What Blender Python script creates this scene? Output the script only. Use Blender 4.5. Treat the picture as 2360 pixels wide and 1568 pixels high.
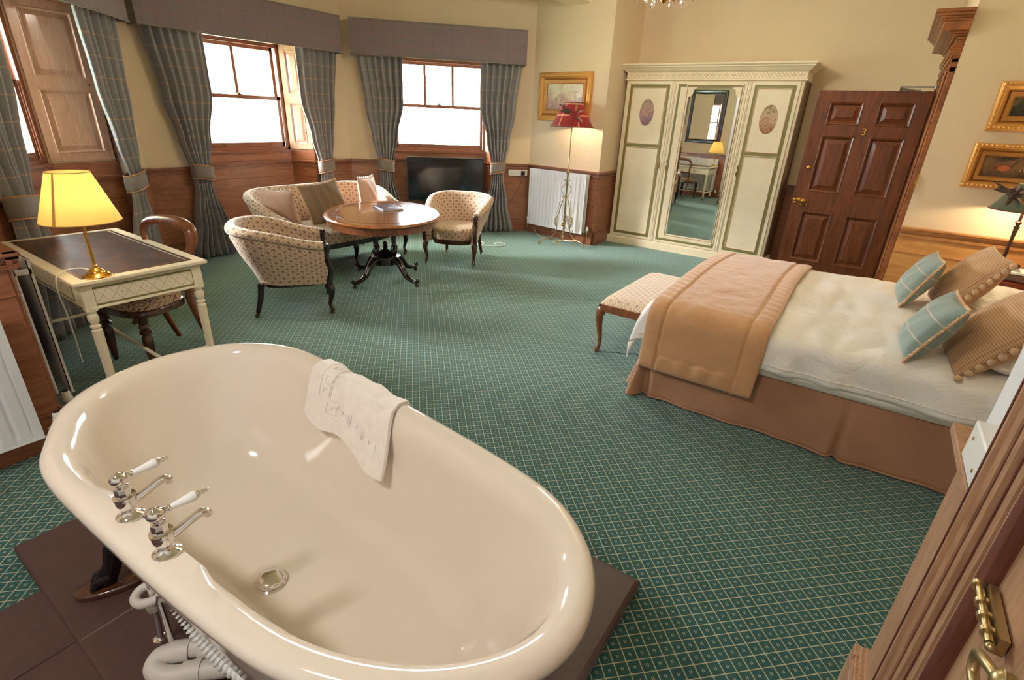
import bpy, math, random
from mathutils import Vector, Matrix, noise
random.seed(7)
for o in list(bpy.data.objects): bpy.data.objects.remove(o)
S = bpy.context.scene
COL = S.collection
PI = math.pi
def rad(a): return math.radians(a)

# ---------------------------------------------------------------- camera
cam = bpy.data.cameras.new('camera'); co = bpy.data.objects.new('camera', cam); COL.objects.link(co)
S.camera = co
cam.sensor_width = 36.0; cam.lens = 1175.0 / 2360.0 * 36.0; cam.clip_start = 0.05; cam.clip_end = 400
PIT, ROL, YAW = rad(23.70), rad(2.58), rad(-34.05)
fw = Vector((math.sin(YAW)*math.cos(PIT), math.cos(YAW)*math.cos(PIT), -math.sin(PIT)))
rt = Vector((math.cos(YAW), -math.sin(YAW), 0)); up = rt.cross(fw)
R_ = math.cos(ROL)*rt + math.sin(ROL)*up; U_ = -math.sin(ROL)*rt + math.cos(ROL)*up
M = Matrix.Identity(4)
for i in range(3): M[i][0] = R_[i]; M[i][1] = U_[i]; M[i][2] = -fw[i]
M[0][3], M[1][3], M[2][3] = 0, 0, 1.65
co.matrix_world = M

# ---------------------------------------------------------------- world, sun, exposure
W = bpy.data.worlds.new('sky'); S.world = W; W.use_nodes = True
nt = W.node_tree; bg = nt.nodes['Background']
tc = nt.nodes.new('ShaderNodeTexCoord'); sx = nt.nodes.new('ShaderNodeSeparateXYZ'); rp = nt.nodes.new('ShaderNodeValToRGB')
nt.links.new(tc.outputs['Generated'], sx.inputs[0]); nt.links.new(sx.outputs[2], rp.inputs[0])
rp.color_ramp.elements[0].position = 0.0; rp.color_ramp.elements[0].color = (0.80, 0.94, 1.0, 1)
rp.color_ramp.elements[1].position = 0.35; rp.color_ramp.elements[1].color = (0.74, 0.88, 1.0, 1)
nt.links.new(rp.outputs[0], bg.inputs[0]); bg.inputs[1].default_value = 36.0
sl = bpy.data.lights.new('sun', 'SUN'); so = bpy.data.objects.new('sun', sl); COL.objects.link(so)
sl.energy = 42.0; sl.angle = rad(32); sl.color = (1.0, 0.97, 0.93)
so.rotation_euler = Vector((0.80, 0.52, -0.52)).to_track_quat('-Z', 'Y').to_euler()
S.view_settings.view_transform = 'Standard'; S.view_settings.look = 'None'
S.view_settings.exposure = 0.35; S.view_settings.gamma = 1.0; S.view_settings.use_curve_mapping = False

# ---------------------------------------------------------------- node helpers and materials
def lin(c):
    c = c / 255.0
    return c/12.92 if c <= 0.04045 else ((c+0.055)/1.055)**2.4
def rgb(r, g, b): return (lin(r), lin(g), lin(b), 1.0)
MATS = {}
def mat(name, col=(0.5,0.5,0.5,1), rough=0.5, metal=0.0, coat=0.0, sheen=0.0, **kw):
    m = bpy.data.materials.new(name); m.use_nodes = True
    p = m.node_tree.nodes['Principled BSDF']
    p.inputs['Base Color'].default_value = col; p.inputs['Roughness'].default_value = rough
    p.inputs['Metallic'].default_value = metal
    if coat: p.inputs['Coat Weight'].default_value = coat; p.inputs['Coat Roughness'].default_value = 0.08
    if sheen: p.inputs['Sheen Weight'].default_value = sheen; p.inputs['Sheen Roughness'].default_value = 0.4
    MATS[name] = m; return m
class N:
    """tiny node builder for one material"""
    def __init__(s, m): s.t = m.node_tree; s.p = s.t.nodes['Principled BSDF']
    def n(s, k, **kw):
        x = s.t.nodes.new(k)
        for a, b in kw.items(): setattr(x, a, b)
        return x
    def l(s, a, b): s.t.links.new(a, b)
    def math(s, op, a, b=None, c=None):
        x = s.n('ShaderNodeMath', operation=op)
        for i, v in enumerate((a, b, c)):
            if v is None: continue
            if isinstance(v, (int, float)): x.inputs[i].default_value = v
            else: s.l(v, x.inputs[i])
        return x.outputs[0]
    def coord(s, kind='Object', scale=(1,1,1), rot=(0,0,0), loc=(0,0,0)):
        t = s.n('ShaderNodeTexCoord'); m = s.n('ShaderNodeMapping')
        m.inputs['Scale'].default_value = scale; m.inputs['Rotation'].default_value = rot; m.inputs['Location'].default_value = loc
        s.l(t.outputs[kind], m.inputs[0]); return m.outputs[0]
    def noise(s, v, scale=5, detail=4, rough=0.5, dist=0.0):
        x = s.n('ShaderNodeTexNoise'); x.inputs['Scale'].default_value = scale; x.inputs['Detail'].default_value = detail
        x.inputs['Roughness'].default_value = rough; x.inputs['Distortion'].default_value = dist
        s.l(v, x.inputs['Vector']); return x.outputs[0]
    def ramp(s, f, stops):
        x = s.n('ShaderNodeValToRGB'); e = x.color_ramp.elements
        while len(e) < len(stops): e.new(0.5)
        for i, (q, c) in enumerate(stops): e[i].position = q; e[i].color = c
        s.l(f, x.inputs[0]); return x.outputs[0]
    def mix(s, f, a, b, blend='MIX'):
        x = s.n('ShaderNodeMix', data_type='RGBA', blend_type=blend)
        for i, v in ((0, f), (6, a), (7, b)):
            if isinstance(v, (int, float)): x.inputs[i].default_value = v
            elif isinstance(v, tuple): x.inputs[i].default_value = v
            else: s.l(v, x.inputs[i])
        return x.outputs[2]
    def bump(s, h, strength=0.3, dist=0.01):
        b = s.n('ShaderNodeBump'); b.inputs['Strength'].default_value = strength; b.inputs['Distance'].default_value = dist
        s.l(h, b.inputs['Height']); s.l(b.outputs[0], s.p.inputs['Normal'])
    def col(s, c): s.l(c, s.p.inputs['Base Color'])
    def sep(s, v):
        x = s.n('ShaderNodeSeparateXYZ'); s.l(v, x.inputs[0]); return x.outputs
def wood(name, c1, c2, rough=0.35, scale=(1.5,1.5,14), coat=0.15, kind='Object', rot=(0,0,0)):
    m = mat(name, c1, rough, coat=coat); n = N(m)
    v = n.coord(kind, scale, rot); a = n.noise(v, 3.0, 6, 0.6, 1.2); b = n.noise(v, 14.0, 3, 0.5, 0.2)
    f = n.math('ADD', n.math('MULTIPLY', a, 0.75), n.math('MULTIPLY', b, 0.25))
    n.col(n.ramp(f, [(0.32, c2), (0.62, c1)])); n.bump(b, 0.08, 0.002); return m
def plain(name, c, rough=0.5, var=0.06, nscale=6, bump=0.0, bscale=200, **kw):
    m = mat(name, c, rough, **kw); n = N(m); v = n.coord()
    f = n.noise(v, nscale, 3)
    lo = tuple(x*(1-var) for x in c[:3])+(1,); hi = tuple(min(1, x*(1+var)) for x in c[:3])+(1,)
    n.col(n.ramp(f, [(0.3, lo), (0.7, hi)]))
    if bump: n.bump(n.noise(v, bscale, 2), bump, 0.002)
    return m
WALL = plain('cream_wall_paint', rgb(232,210,178), 0.75, 0.03, 1.2, 0.05, 300)
CEIL = plain('cream_ceiling_paint', rgb(238,226,196), 0.8, 0.02)
WHITEW = plain('white_wall_paint', rgb(226,224,222), 0.7, 0.02)
OAK = wood('varnished_oak_panel', rgb(170,110,78), rgb(132,80,54), 0.33, (1.0,1.0,7))
OAKH = wood('varnished_oak_moulding', rgb(158,98,68), rgb(116,68,46), 0.3, (1.2,1.2,12))
PINE = wood('honey_pine', rgb(214,158,92), rgb(188,130,70), 0.4, (0.8,0.8,6))
PINEH = wood('honey_pine_moulding', rgb(196,138,78), rgb(160,104,58), 0.4, (1.5,1.5,10))
PALEW = wood('stripped_pale_pine', rgb(184,142,108), rgb(146,104,76), 0.5, (14,14,1.2), 0.0)
PALEW2 = wood('stripped_pale_pine_dark', rgb(112,62,44), rgb(80,42,30), 0.5, (14,14,1.2), 0.0)
SHUT = wood('pale_varnished_shutter', rgb(208,166,140), rgb(184,142,116), 0.28, (8,8,1.2), 0.3)
MAHO = wood('dark_red_mahogany', rgb(126,66,28), rgb(74,35,14), 0.42, (9,9,1.0), 0.12)
DARKW = wood('dark_walnut', rgb(84,46,28), rgb(48,24,15), 0.25, (6,6,3), 0.4)
BLACKW = wood('ebonised_wood', rgb(44,26,20), rgb(24,14,12), 0.22, (6,6,3), 0.5)
BURR = wood('burr_walnut_top', rgb(168,104,58), rgb(116,62,32), 0.16, (3,3,3), 0.6)
WALNUT = wood('mid_walnut', rgb(140,82,48), rgb(96,50,28), 0.28, (5,5,3), 0.4)
BRASS = mat('polished_brass', rgb(206,158,74), 0.22, 1.0)
AGEB = mat('aged_brass', rgb(178,156,112), 0.35, 0.9)
DBRASS = mat('dark_bronze', rgb(110,88,66), 0.35, 1.0)
CHROME = mat('chrome', rgb(226,222,220), 0.06, 1.0)
IRON = mat('black_iron', rgb(40,34,34), 0.35, 0.6)
ENAM = mat('white_bath_enamel', rgb(234,221,206), 0.09, coat=0.6)
PORC = mat('white_porcelain', rgb(240,238,234), 0.12, coat=0.5)
WPLAS = mat('white_plastic', rgb(234,232,226), 0.4)
GPLAS = mat('grey_white_plastic', rgb(196,188,178), 0.5)
BPLAS = mat('black_plastic', rgb(22,22,24), 0.4)
RADW = mat('white_radiator_enamel', rgb(232,230,232), 0.3, coat=0.2)
SCREEN = mat('black_tv_screen', rgb(10,14,22), 0.12, coat=0.6)
CREAMP = plain('cream_painted_wood', rgb(242,226,196), 0.45, 0.05, 5)
GREENP = mat('olive_green_paint', rgb(132,122,70), 0.45)
GOLDP = mat('ochre_line_paint', rgb(168,116,62), 0.4)
GILT = mat('gilt_frame', rgb(216,160,84), 0.4, 0.5)
DOORW = wood('brown_orange_door_case', rgb(168,102,52), rgb(122,68,34), 0.4, (2,2,2))
GILTD = mat('dark_gilt_frame', rgb(186,130,68), 0.45, 0.4)
DSLAB = plain('dark_brown_tile', rgb(74,48,42), 0.42, 0.12, 60, 0.6, 260)
GROUT = mat('grey_grout', rgb(126,116,112), 0.8)
SILKP = plain('pink_beige_velvet', rgb(206,164,140), 0.6, 0.08, 8, sheen=0.6)
SHEET = mat('white_satin_linen', rgb(240,232,222), 0.42, sheen=0.3)
def sheet():
    n = N(SHEET); v = n.sep(n.coord('UV'))
    w = n.math('SINE', n.math('MULTIPLY', v[0], 520.0)); f = n.math('MULTIPLY_ADD', w, 0.5, 0.5)
    n.col(n.mix(f, rgb(250,244,238), rgb(248,241,234)))
    n.bump(n.noise(n.coord('Object', (1,1.6,1)), 9, 5, 0.55, 0.7), 0.5, 0.03)
sheet()
TOWELM = plain('white_terry_towel', rgb(250,240,232), 0.9, 0.04, 30, 0.8, 500, sheen=0.5)
GLASS = mat('clear_glass', (1,1,1,1), 0.0); GLASS.node_tree.nodes['Principled BSDF'].inputs['Transmission Weight'].default_value = 1.0
def thin_glass():
    m = bpy.data.materials.new('window_glass'); m.use_nodes = True; t = m.node_tree; t.nodes.clear()
    o = t.nodes.new('ShaderNodeOutputMaterial'); a = t.nodes.new('ShaderNodeBsdfTransparent'); g = t.nodes.new('ShaderNodeBsdfGlossy')
    g.inputs['Roughness'].default_value = 0.02; mx = t.nodes.new('ShaderNodeMixShader'); mx.inputs[0].default_value = 0.06
    t.links.new(a.outputs[0], mx.inputs[1]); t.links.new(g.outputs[0], mx.inputs[2]); t.links.new(mx.outputs[0], o.inputs[0]); return m
WGLASS = thin_glass()
MIRROR = mat('mirror_silver', rgb(236,240,236), 0.01, 1.0)
CRYSTAL = mat('crystal_glass', (1,1,1,1), 0.02); CRYSTAL.node_tree.nodes['Principled BSDF'].inputs['Transmission Weight'].default_value = 0.95

def shade_mat(name, c, emis, strength):
    m = mat(name, c, 0.8); p = m.node_tree.nodes['Principled BSDF']
    p.inputs['Emission Color'].default_value = emis; p.inputs['Emission Strength'].default_value = strength; return m

def carpet():
    m = mat('green_trellis_carpet', rgb(24,66,58), 0.9, sheen=0.6); n = N(m)
    c = 1/0.0442
    v = n.coord('Object', (c,c,c), (0,0,rad(45)), (0.35,0.6,0)); s = n.sep(v)
    fx = n.math('FRACT', s[0]); fy = n.math('FRACT', s[1])
    wob = n.math('MULTIPLY', n.math('SINE', n.math('MULTIPLY', s[0], 62.0)), 0.014)
    ax = n.math('ABSOLUTE', n.math('SUBTRACT', fx, 0.5)); ay = n.math('ABSOLUTE', n.math('ADD', n.math('SUBTRACT', fy, 0.5), wob))
    l1 = n.math('GREATER_THAN', ax, 0.462); l2 = n.math('GREATER_THAN', ay, 0.458)
    lx = n.math('MULTIPLY', n.math('GREATER_THAN', ay, 0.04), n.math('LESS_THAN', ay, 0.095))
    mark = n.math('MULTIPLY', lx, n.math('LESS_THAN', ax, 0.12))
    f = n.math('MAXIMUM', n.math('MAXIMUM', l1, l2), mark)
    nz = n.noise(n.coord('Object'), 420, 2)
    g = n.ramp(nz, [(0.3, rgb(13,47,44)), (0.7, rgb(38,100,93))])
    l = n.ramp(nz, [(0.3, rgb(146,138,108)), (0.7, rgb(212,200,166))])
    n.col(n.mix(f, g, l)); n.bump(nz, 0.6, 0.003)
    n.p.inputs['Sheen Tint'].default_value = (0.6,0.9,0.85,1); return m
CARPET = carpet()

def tartan(name, base, dark, l1, l2, pu=0.2, pv=0.13, w=0.02, vs=0.35):
    m = mat(name, base, 0.85, sheen=0.3); n = N(m); s = n.sep(n.coord('UV'))
    def line(a, per, off, wd):
        f = n.math('FRACT', n.math('ADD', n.math('DIVIDE', a, per), off)); return n.math('LESS_THAN', f, wd)
    nz = n.noise(n.coord('UV', (1,1,1)), 260, 2)
    c = n.ramp(nz, [(0.3, dark), (0.7, base)])
    c = n.mix(n.math('MULTIPLY', line(s[1], pv, 0.1, w*1.4), 0.7), c, l1)
    c = n.mix(n.math('MULTIPLY', line(s[0], pu, 0.3, w*0.6), vs), c, l2)
    c = n.mix(n.math('MULTIPLY', line(s[0], pu, 0.8, w*0.5), vs*0.7), c, rgb(50,44,60))
    n.col(c); return m
CURT = tartan('grey_tartan_curtain', rgb(168,164,164), rgb(132,130,132), rgb(206,170,146), rgb(150,112,96), 0.25, 0.165, 0.045)
CURTP = tartan('grey_tartan_pelmet', rgb(148,132,136), rgb(120,106,112), rgb(172,122,100), rgb(150,90,74), 0.25, 0.125, 0.04)
CURTB = tartan('grey_tartan_tieback', rgb(146,136,126), rgb(118,110,102), rgb(186,150,122), rgb(176,104,72), 0.4, 0.3, 0.03)
CUSHT = tartan('brown_green_tartan', rgb(136,112,82), rgb(104,86,62), rgb(190,130,84), rgb(206,116,70), 0.10, 0.5, 0.07, 0.8)
TEAL = tartan('teal_tartan', rgb(156,166,154), rgb(116,134,128), rgb(206,180,160), rgb(196,150,96), 0.12, 0.115, 0.05, 0.35)
REDT = tartan('red_tartan', rgb(122,32,34), rgb(84,18,22), rgb(200,172,140), rgb(200,172,140), 0.21, 0.14, 0.11, 0.75)
GREENT = tartan('green_tartan', rgb(74,84,66), rgb(46,56,44), rgb(150,60,64), rgb(150,60,64), 0.14, 0.12, 0.08)
def tick():
    m = mat('brown_ticking', rgb(176,130,92), 0.8, sheen=0.3); n = N(m); s = n.sep(n.coord('UV'))
    f = n.math('MULTIPLY_ADD', n.math('SINE', n.math('MULTIPLY', s[1], 560.0)), 0.5, 0.5)
    g = n.math('MULTIPLY_ADD', n.math('SINE', n.math('MULTIPLY', s[0], 560.0)), 0.25, 0.5)
    n.col(n.mix(n.math('MULTIPLY', f, g), rgb(206,160,116), rgb(112,76,54))); return m
TICK = tick()
def waffle():
    m = mat('tan_waffle_throw', rgb(206,152,104), 0.7, sheen=0.7); n = N(m); s = n.sep(n.coord('UV'))
    f = n.math('MULTIPLY', n.math('SINE', n.math('MULTIPLY', s[0], 900.0)), n.math('SINE', n.math('MULTIPLY', s[1], 900.0)))
    f = n.math('MULTIPLY_ADD', f, 0.5, 0.5); big = n.noise(n.coord('Object', (1,1,1)), 16, 3, 0.6, 0.8)
    c = n.mix(f, rgb(184,128,84), rgb(222,172,126)); n.col(n.mix(n.math('MULTIPLY', big, 0.25), c, rgb(226,176,128)))
    h = n.math('ADD', n.math('MULTIPLY', f, 0.12), big); n.bump(h, 0.35, 0.02); return m
WAFF = waffle()
SKIRT = plain('brown_cotton_valance', rgb(164,118,88), 0.8, 0.10, 5, sheen=0.4)
def fabric(name, k=1/0.052, pale=0.0):
    m = mat(name, rgb(190,160,130), 0.85, sheen=0.4); n = N(m)
    s = n.sep(n.coord('UV', (k,k,k), (0,0,rad(45)))); 
    ax = n.math('ABSOLUTE', n.math('SUBTRACT', n.math('FRACT', s[0]), 0.5)); ay = n.math('ABSOLUTE', n.math('SUBTRACT', n.math('FRACT', s[1]), 0.5))
    d = n.math('MAXIMUM', ax, ay)
    fl = n.math('MULTIPLY', n.math('SINE', n.math('MULTIPLY', ax, 26.0)), n.math('SINE', n.math('MULTIPLY', ay, 26.0)))
    c = n.ramp(d, [(0.0, rgb(128,76,70)), (0.18, rgb(140,90,78)), (0.20, rgb(178,138,106)), (0.31, rgb(178,138,106)), (0.33, rgb(228,210,184)), (0.40, rgb(228,210,184)), (0.42, rgb(166,128,94)), (0.5, rgb(166,128,94))])
    c = n.mix(n.math('MULTIPLY', n.math('GREATER_THAN', fl, 0.25), n.math('LESS_THAN', d, 0.24)), c, rgb(96,50,52))
    c = n.mix(pale, c, rgb(226,208,184)); n.col(c); n.bump(n.noise(n.coord('Object'), 300, 2), 0.2, 0.002); return m
UPH = fabric('diamond_damask', pale=0.18)
UPHB = fabric('diamond_damask_pale', 1/0.05, 0.42)
def leather():
    m = mat('worn_brown_leather', rgb(92,58,38), 0.38, coat=0.15); n = N(m); v = n.coord('Object', (1,2.2,1))
    a = n.noise(v, 3.0, 8, 0.7, 0.6); b = n.noise(n.coord(), 9, 3, 0.6)
    c = n.ramp(a, [(0.34, rgb(38,24,20)), (0.5, rgb(92,60,44)), (0.66, rgb(134,90,60))]); n.col(n.mix(n.math('MULTIPLY', b, 0.35), c, rgb(60,38,32)))
    n.bump(a, 0.12, 0.004); return m
LEATH = leather()
def painting(name, stops, scale=6, rough=0.5):
    m = mat(name, stops[0][1], rough, coat=0.1); n = N(m); v = n.coord('Object', (1,1,1)); s = n.sep(n.coord('Generated'))
    a = n.noise(v, scale, 6, 0.65, 0.8); f = n.math('ADD', n.math('MULTIPLY', a, 0.7), n.math('MULTIPLY', s[2], 0.3))
    n.col(n.ramp(f, stops)); return m
PAINT_L = painting('landscape_painting', [(0.3, rgb(130,110,76)), (0.40, rgb(176,140,128)), (0.48, rgb(196,164,146)), (0.56, rgb(222,208,170)), (0.7, rgb(232,224,196))], 9)
PAINT_D = painting('dark_landscape_painting', [(0.35, rgb(24,22,12)), (0.5, rgb(52,48,24)), (0.6, rgb(106,92,50)), (0.7, rgb(40,44,24))], 22)
PAINT_B = painting('farmyard_painting', [(0.32, rgb(70,44,24)), (0.45, rgb(112,78,40)), (0.55, rgb(140,100,56)), (0.66, rgb(60,40,24))], 14)
OVALA = painting('lilac_oval_scene', [(0.3, rgb(120,84,104)), (0.45, rgb(150,112,120)), (0.55, rgb(190,150,130)), (0.65, rgb(150,140,104)), (0.75, rgb(120,110,80))], 26)
OVALB = painting('rose_oval_scene', [(0.3, rgb(150,74,58)), (0.45, rgb(176,130,100)), (0.55, rgb(204,176,140)), (0.65, rgb(150,124,84)), (0.75, rgb(120,104,70))], 26)

# ---------------------------------------------------------------- mesh helpers
class MB:
    def __init__(s): s.v = []; s.f = []; s.m = []; s.uv = []; s.hasuv = False
    def add(s, vs, fs, m=0, uvs=None):
        o = len(s.v); s.v += [Vector(p) for p in vs]
        for i, f in enumerate(fs):
            s.f.append([o+k for k in f]); s.m.append(m); s.uv.append(uvs[i] if uvs else None)
        if uvs: s.hasuv = True
        return o
    def box(s, x0, x1, y0, y1, z0, z1, m=0):
        return s.add([(x0,y0,z0),(x1,y0,z0),(x1,y1,z0),(x0,y1,z0),(x0,y0,z1),(x1,y0,z1),(x1,y1,z1),(x0,y1,z1)],
              [(0,3,2,1),(4,5,6,7),(0,1,5,4),(1,2,6,5),(2,3,7,6),(3,0,4,7)], m)
    def prism(s, poly, z0, z1, m=0):
        a = sum(poly[i][0]*poly[(i+1)%len(poly)][1]-poly[(i+1)%len(poly)][0]*poly[i][1] for i in range(len(poly)))
        if a < 0: poly = poly[::-1]
        n = len(poly); vs = [(x,y,z0) for x,y in poly]+[(x,y,z1) for x,y in poly]
        return s.add(vs, [tuple(range(n))[::-1], tuple(range(n,2*n))]+[(i,(i+1)%n,n+(i+1)%n,n+i) for i in range(n)], m)
    def grid(s, fn, nu, nv, m=0, cu=False, uvs=None, flip=False):
        vs = [fn(i/nu, j/nv) for j in range(nv+1) for i in range(nu if cu else nu+1)]
        w = nu if cu else nu+1; fs = []; U = []
        for j in range(nv):
            for i in range(nu):
                a, b = j*w+i, j*w+(i+1)%w
                f = (a,b,b+w,a+w); t = [(i/nu,j/nv),((i+1)/nu,j/nv),((i+1)/nu,(j+1)/nv),(i/nu,(j+1)/nv)]
                if flip: f = f[::-1]; t = t[::-1]
                fs.append(f)
                if uvs:
                    if callable(uvs): U.append([uvs(p,q) for p,q in t])
                    else: U.append([(p*uvs[0], q*uvs[1]) for p,q in t])
        return s.add(vs, fs, m, U if uvs else None)
    def lathe(s, prof, c=(0,0,0), seg=20, m=0, axis=None, sx=1, sy=1):
        o = len(s.v)
        q = Vector((0,0,1)).rotation_difference(Vector(axis).normalized()) if axis is not None else None
        vs = []
        for r, z in prof:
            for i in range(seg):
                a = 2*PI*i/seg; p = Vector((r*math.cos(a)*sx, r*math.sin(a)*sy, z))
                if q: p = q @ p
                vs.append(p+Vector(c))
        fs = [(j*seg+i, j*seg+(i+1)%seg, (j+1)*seg+(i+1)%seg, (j+1)*seg+i) for j in range(len(prof)-1) for i in range(seg)]
        if prof[0][0] > 1e-6: fs.append(tuple(range(seg))[::-1])
        if prof[-1][0] > 1e-6: fs.append(tuple((len(prof)-1)*seg+i for i in range(seg)))
        s.add(vs, fs, m); return o
    def tube(s, pts, r, seg=8, m=0, closed=False, sq=1.0):
        pts = [Vector(p) for p in pts]; n = len(pts); vs = []; prev = None
        for i, p in enumerate(pts):
            a = pts[(i-1)%n] if (closed or i > 0) else p; b = pts[(i+1)%n] if (closed or i < n-1) else p
            t = (b-a).normalized()
            if prev is None:
                x = t.orthogonal().normalized() if abs(t.z) > 0.9 else t.cross(Vector((0,0,1))).normalized()
            else: x = (prev - t*prev.dot(t)).normalized()
            prev = x; y = t.cross(x); rr = r[i] if isinstance(r, (list,tuple)) else r
            for k in range(seg):
                q = 2*PI*k/seg; vs.append(p + x*math.cos(q)*rr + y*math.sin(q)*rr*sq)
        fs = []; L = n if closed else n-1
        for j in range(L):
            j2 = (j+1)%n
            for i in range(seg): fs.append((j*seg+i, j*seg+(i+1)%seg, j2*seg+(i+1)%seg, j2*seg+i))
        if not closed: fs.append(tuple(range(seg))[::-1]); fs.append(tuple((n-1)*seg+i for i in range(seg)))
        s.add(vs, fs, m)
    def sphere(s, c, r, m=0, seg=12, rings=8, sc=(1,1,1)):
        prof = [(max(1e-7, math.sin(PI*j/rings)), -math.cos(PI*j/rings)) for j in range(rings+1)]
        o = len(s.v); s.lathe(prof, (0,0,0), seg, m)
        for k in range(o, len(s.v)): v = s.v[k]; s.v[k] = Vector((v.x*r*sc[0], v.y*r*sc[1], v.z*r*sc[2])) + Vector(c)
    def rings(s, R, m=0, cap0=True, cap1=True):
        n = len(R[0]); vs = [p for r in R for p in r]
        fs = [(j*n+i, j*n+(i+1)%n, (j+1)*n+(i+1)%n, (j+1)*n+i) for j in range(len(R)-1) for i in range(n)]
        if cap0: fs.append(tuple(range(n))[::-1])
        if cap1: fs.append(tuple((len(R)-1)*n+i for i in range(n)))
        s.add(vs, fs, m)
    def moulding(s, x0, x1, y0, y1, prof, m=0):      # rectangular stack: (outset, z)
        s.rings([[(x0-o,y0-o,z),(x1+o,y0-o,z),(x1+o,y1+o,z),(x0-o,y1+o,z)] for o, z in prof], m)
    def xf(s, mtx, start=0):
        for k in range(start, len(s.v)): s.v[k] = mtx @ s.v[k]
    def build(s, name, mats, parent=None, smooth=35, bevel=0, loc=None, rz=0, sub=0):
        me = bpy.data.meshes.new(name); me.from_pydata([tuple(v) for v in s.v], [], s.f); me.update()
        if not isinstance(mats, (list,tuple)): mats = [mats]
        for k in mats: me.materials.append(k)
        for p, k in zip(me.polygons, s.m): p.material_index = k
        if s.hasuv:
            L = me.uv_layers.new(name='UVMap'); i = 0
            for p, u in zip(me.polygons, s.uv):
                for k in range(p.loop_total):
                    if u: L.data[p.loop_start+k].uv = u[k]
        if smooth:
            for p in me.polygons: p.use_smooth = True
            me.set_sharp_from_angle(angle=rad(smooth))
        o = bpy.data.objects.new(name, me); COL.objects.link(o)
        if parent: o.parent = parent
        if loc is not None: o.location = loc
        if rz: o.rotation_euler = (0,0,rz)
        if bevel:
            b = o.modifiers.new('bevel', 'BEVEL'); b.width = bevel; b.segments = 2; b.limit_method = 'ANGLE'; b.angle_limit = rad(40)
        if sub:
            b = o.modifiers.new('subdivision', 'SUBSURF'); b.levels = sub; b.render_levels = sub
        return o
def thing(name, label, cat, loc=(0,0,0), rz=0, group=None):
    o = bpy.data.objects.new(name, None); o.empty_display_size = 0.1; COL.objects.link(o)
    o.location = loc; o.rotation_euler = (0,0,rz); return tag(o, label, cat, group)
def tag(o, label, cat, group=None):
    o['label'] = label; o['category'] = cat
    if group: o['group'] = group
    return o
def struct(o): o['kind'] = 'structure'; return o
def lerp(a, b, t): return a+(b-a)*t
def key(pts, z):            # piecewise smooth interpolation of (z, value)
    pts = sorted(pts)
    if z <= pts[0][0]: return pts[0][1]
    for (a,x),(b,y) in zip(pts, pts[1:]):
        if z <= b:
            t = (z-a)/(b-a); t = t*t*(3-2*t); return x+(y-x)*t
    return pts[-1][1]
def cr(pts, n, closed=False):   # Catmull-Rom resample, n points per span
    P = [Vector(p) for p in pts]; L = len(P); out = []
    for i in range(L if closed else L-1):
        a = P[(i-1)%L] if (closed or i>0) else P[i]; b = P[i]; c = P[(i+1)%L]; d = P[(i+2)%L] if (closed or i<L-2) else c
        for k in range(n):
            t = k/n; out.append(0.5*((2*b)+(-a+c)*t+(2*a-5*b+4*c-d)*t*t+(-a+3*b-3*c+d)*t**3))
    if not closed: out.append(P[-1])
    return out
def panelled(mb, x0, x1, z0, z1, panels, t=0.035, m=0, rec=0.014, mo=0.022, raise_=0.004, mp=None, back=True):
    """door-like face in the XZ plane, front at y=0, with fielded panels (x0,x1,z0,z1)"""
    xs = sorted({x0,x1}|{p[0] for p in panels}|{p[1] for p in panels}); zs = sorted({z0,z1}|{p[2] for p in panels}|{p[3] for p in panels})
    inp = lambda x,z: any(p[0]<x<p[1] and p[2]<z<p[3] for p in panels)
    for j in range(len(zs)-1):
        run = None
        for i in range(len(xs)-1):
            if not inp((xs[i]+xs[i+1])/2, (zs[j]+zs[j+1])/2):
                if run is None: run = xs[i]
                e = xs[i+1]
                if i == len(xs)-2: mb.box(run, e, 0, t, zs[j], zs[j+1], m); run = None
            elif run is not None: mb.box(run, xs[i], 0, t, zs[j], zs[j+1], m); run = None
    for a,b,c,d in panels:
        R = []
        for o, y in ((0,0.001),(0.006,-0.004),(mo*0.6,0.004),(mo,rec),(mo+0.004,rec),(mo+0.035,raise_+0.002),(mo+0.037,raise_)):
            R.append([(a+o,y,c+o),(b-o,y,c+o),(b-o,y,d-o),(a+o,y,d-o)])
        mb.rings(R, m if mp is None else mp, cap0=False)

# ---------------------------------------------------------------- floor, ceiling, walls
C1, C2, C0, CL = (-6.26,4.969), (-4.426,6.803), (-6.26,2.37), (-4.45,0.56)
PC, BK, HT = (-3.181,6.631), (-3.181,7.53), 3.40
b = MB(); b.box(-8.5,2.6,0.147,9.0,-0.05,0.0); b.box(-8.5,-2.06,-2.4,0.147,-0.05,0.0); struct(b.build('floor', CARPET, smooth=0))
b = MB(); b.box(-8.5,3.0,-2.6,9.0,HT,HT+0.1); struct(b.build('ceiling', CEIL, smooth=0))
b = MB(); b.box(-3.90,-3.54,0.53,6.90,2.98,HT); struct(b.build('trim_1', [CEIL], smooth=0, bevel=0.01))
# dark floor tiles of the bathing end, with pale joints
b = MB(); b.box(-2.06,0.33,-2.4,0.147,-0.05,0.034,1)
y = 0.1465
for r in range(8):
    x = -2.058; 
    while x < 0.32:
        b.box(x, min(x+0.323,0.33), y-0.322, y, 0.03, 0.045, 0); x += 0.326
    y -= 0.326
struct(b.build('floor', [DSLAB, GROUT], smooth=0))

def wall_poly(name, poly, z0, z1, m, **k):
    b = MB(); b.prism(poly, z0, z1); return struct(b.build(name, m, smooth=0, **k))
wall_poly('wall_right', [C2, PC, BK, (-3.4,8.1), (-4.7,7.6)], 0, HT, WALL)
wall_poly('wall_back', [BK, (-3.4,8.1), (1.2,8.1), (1.2,7.53)], 0, HT, WALL)
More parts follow.
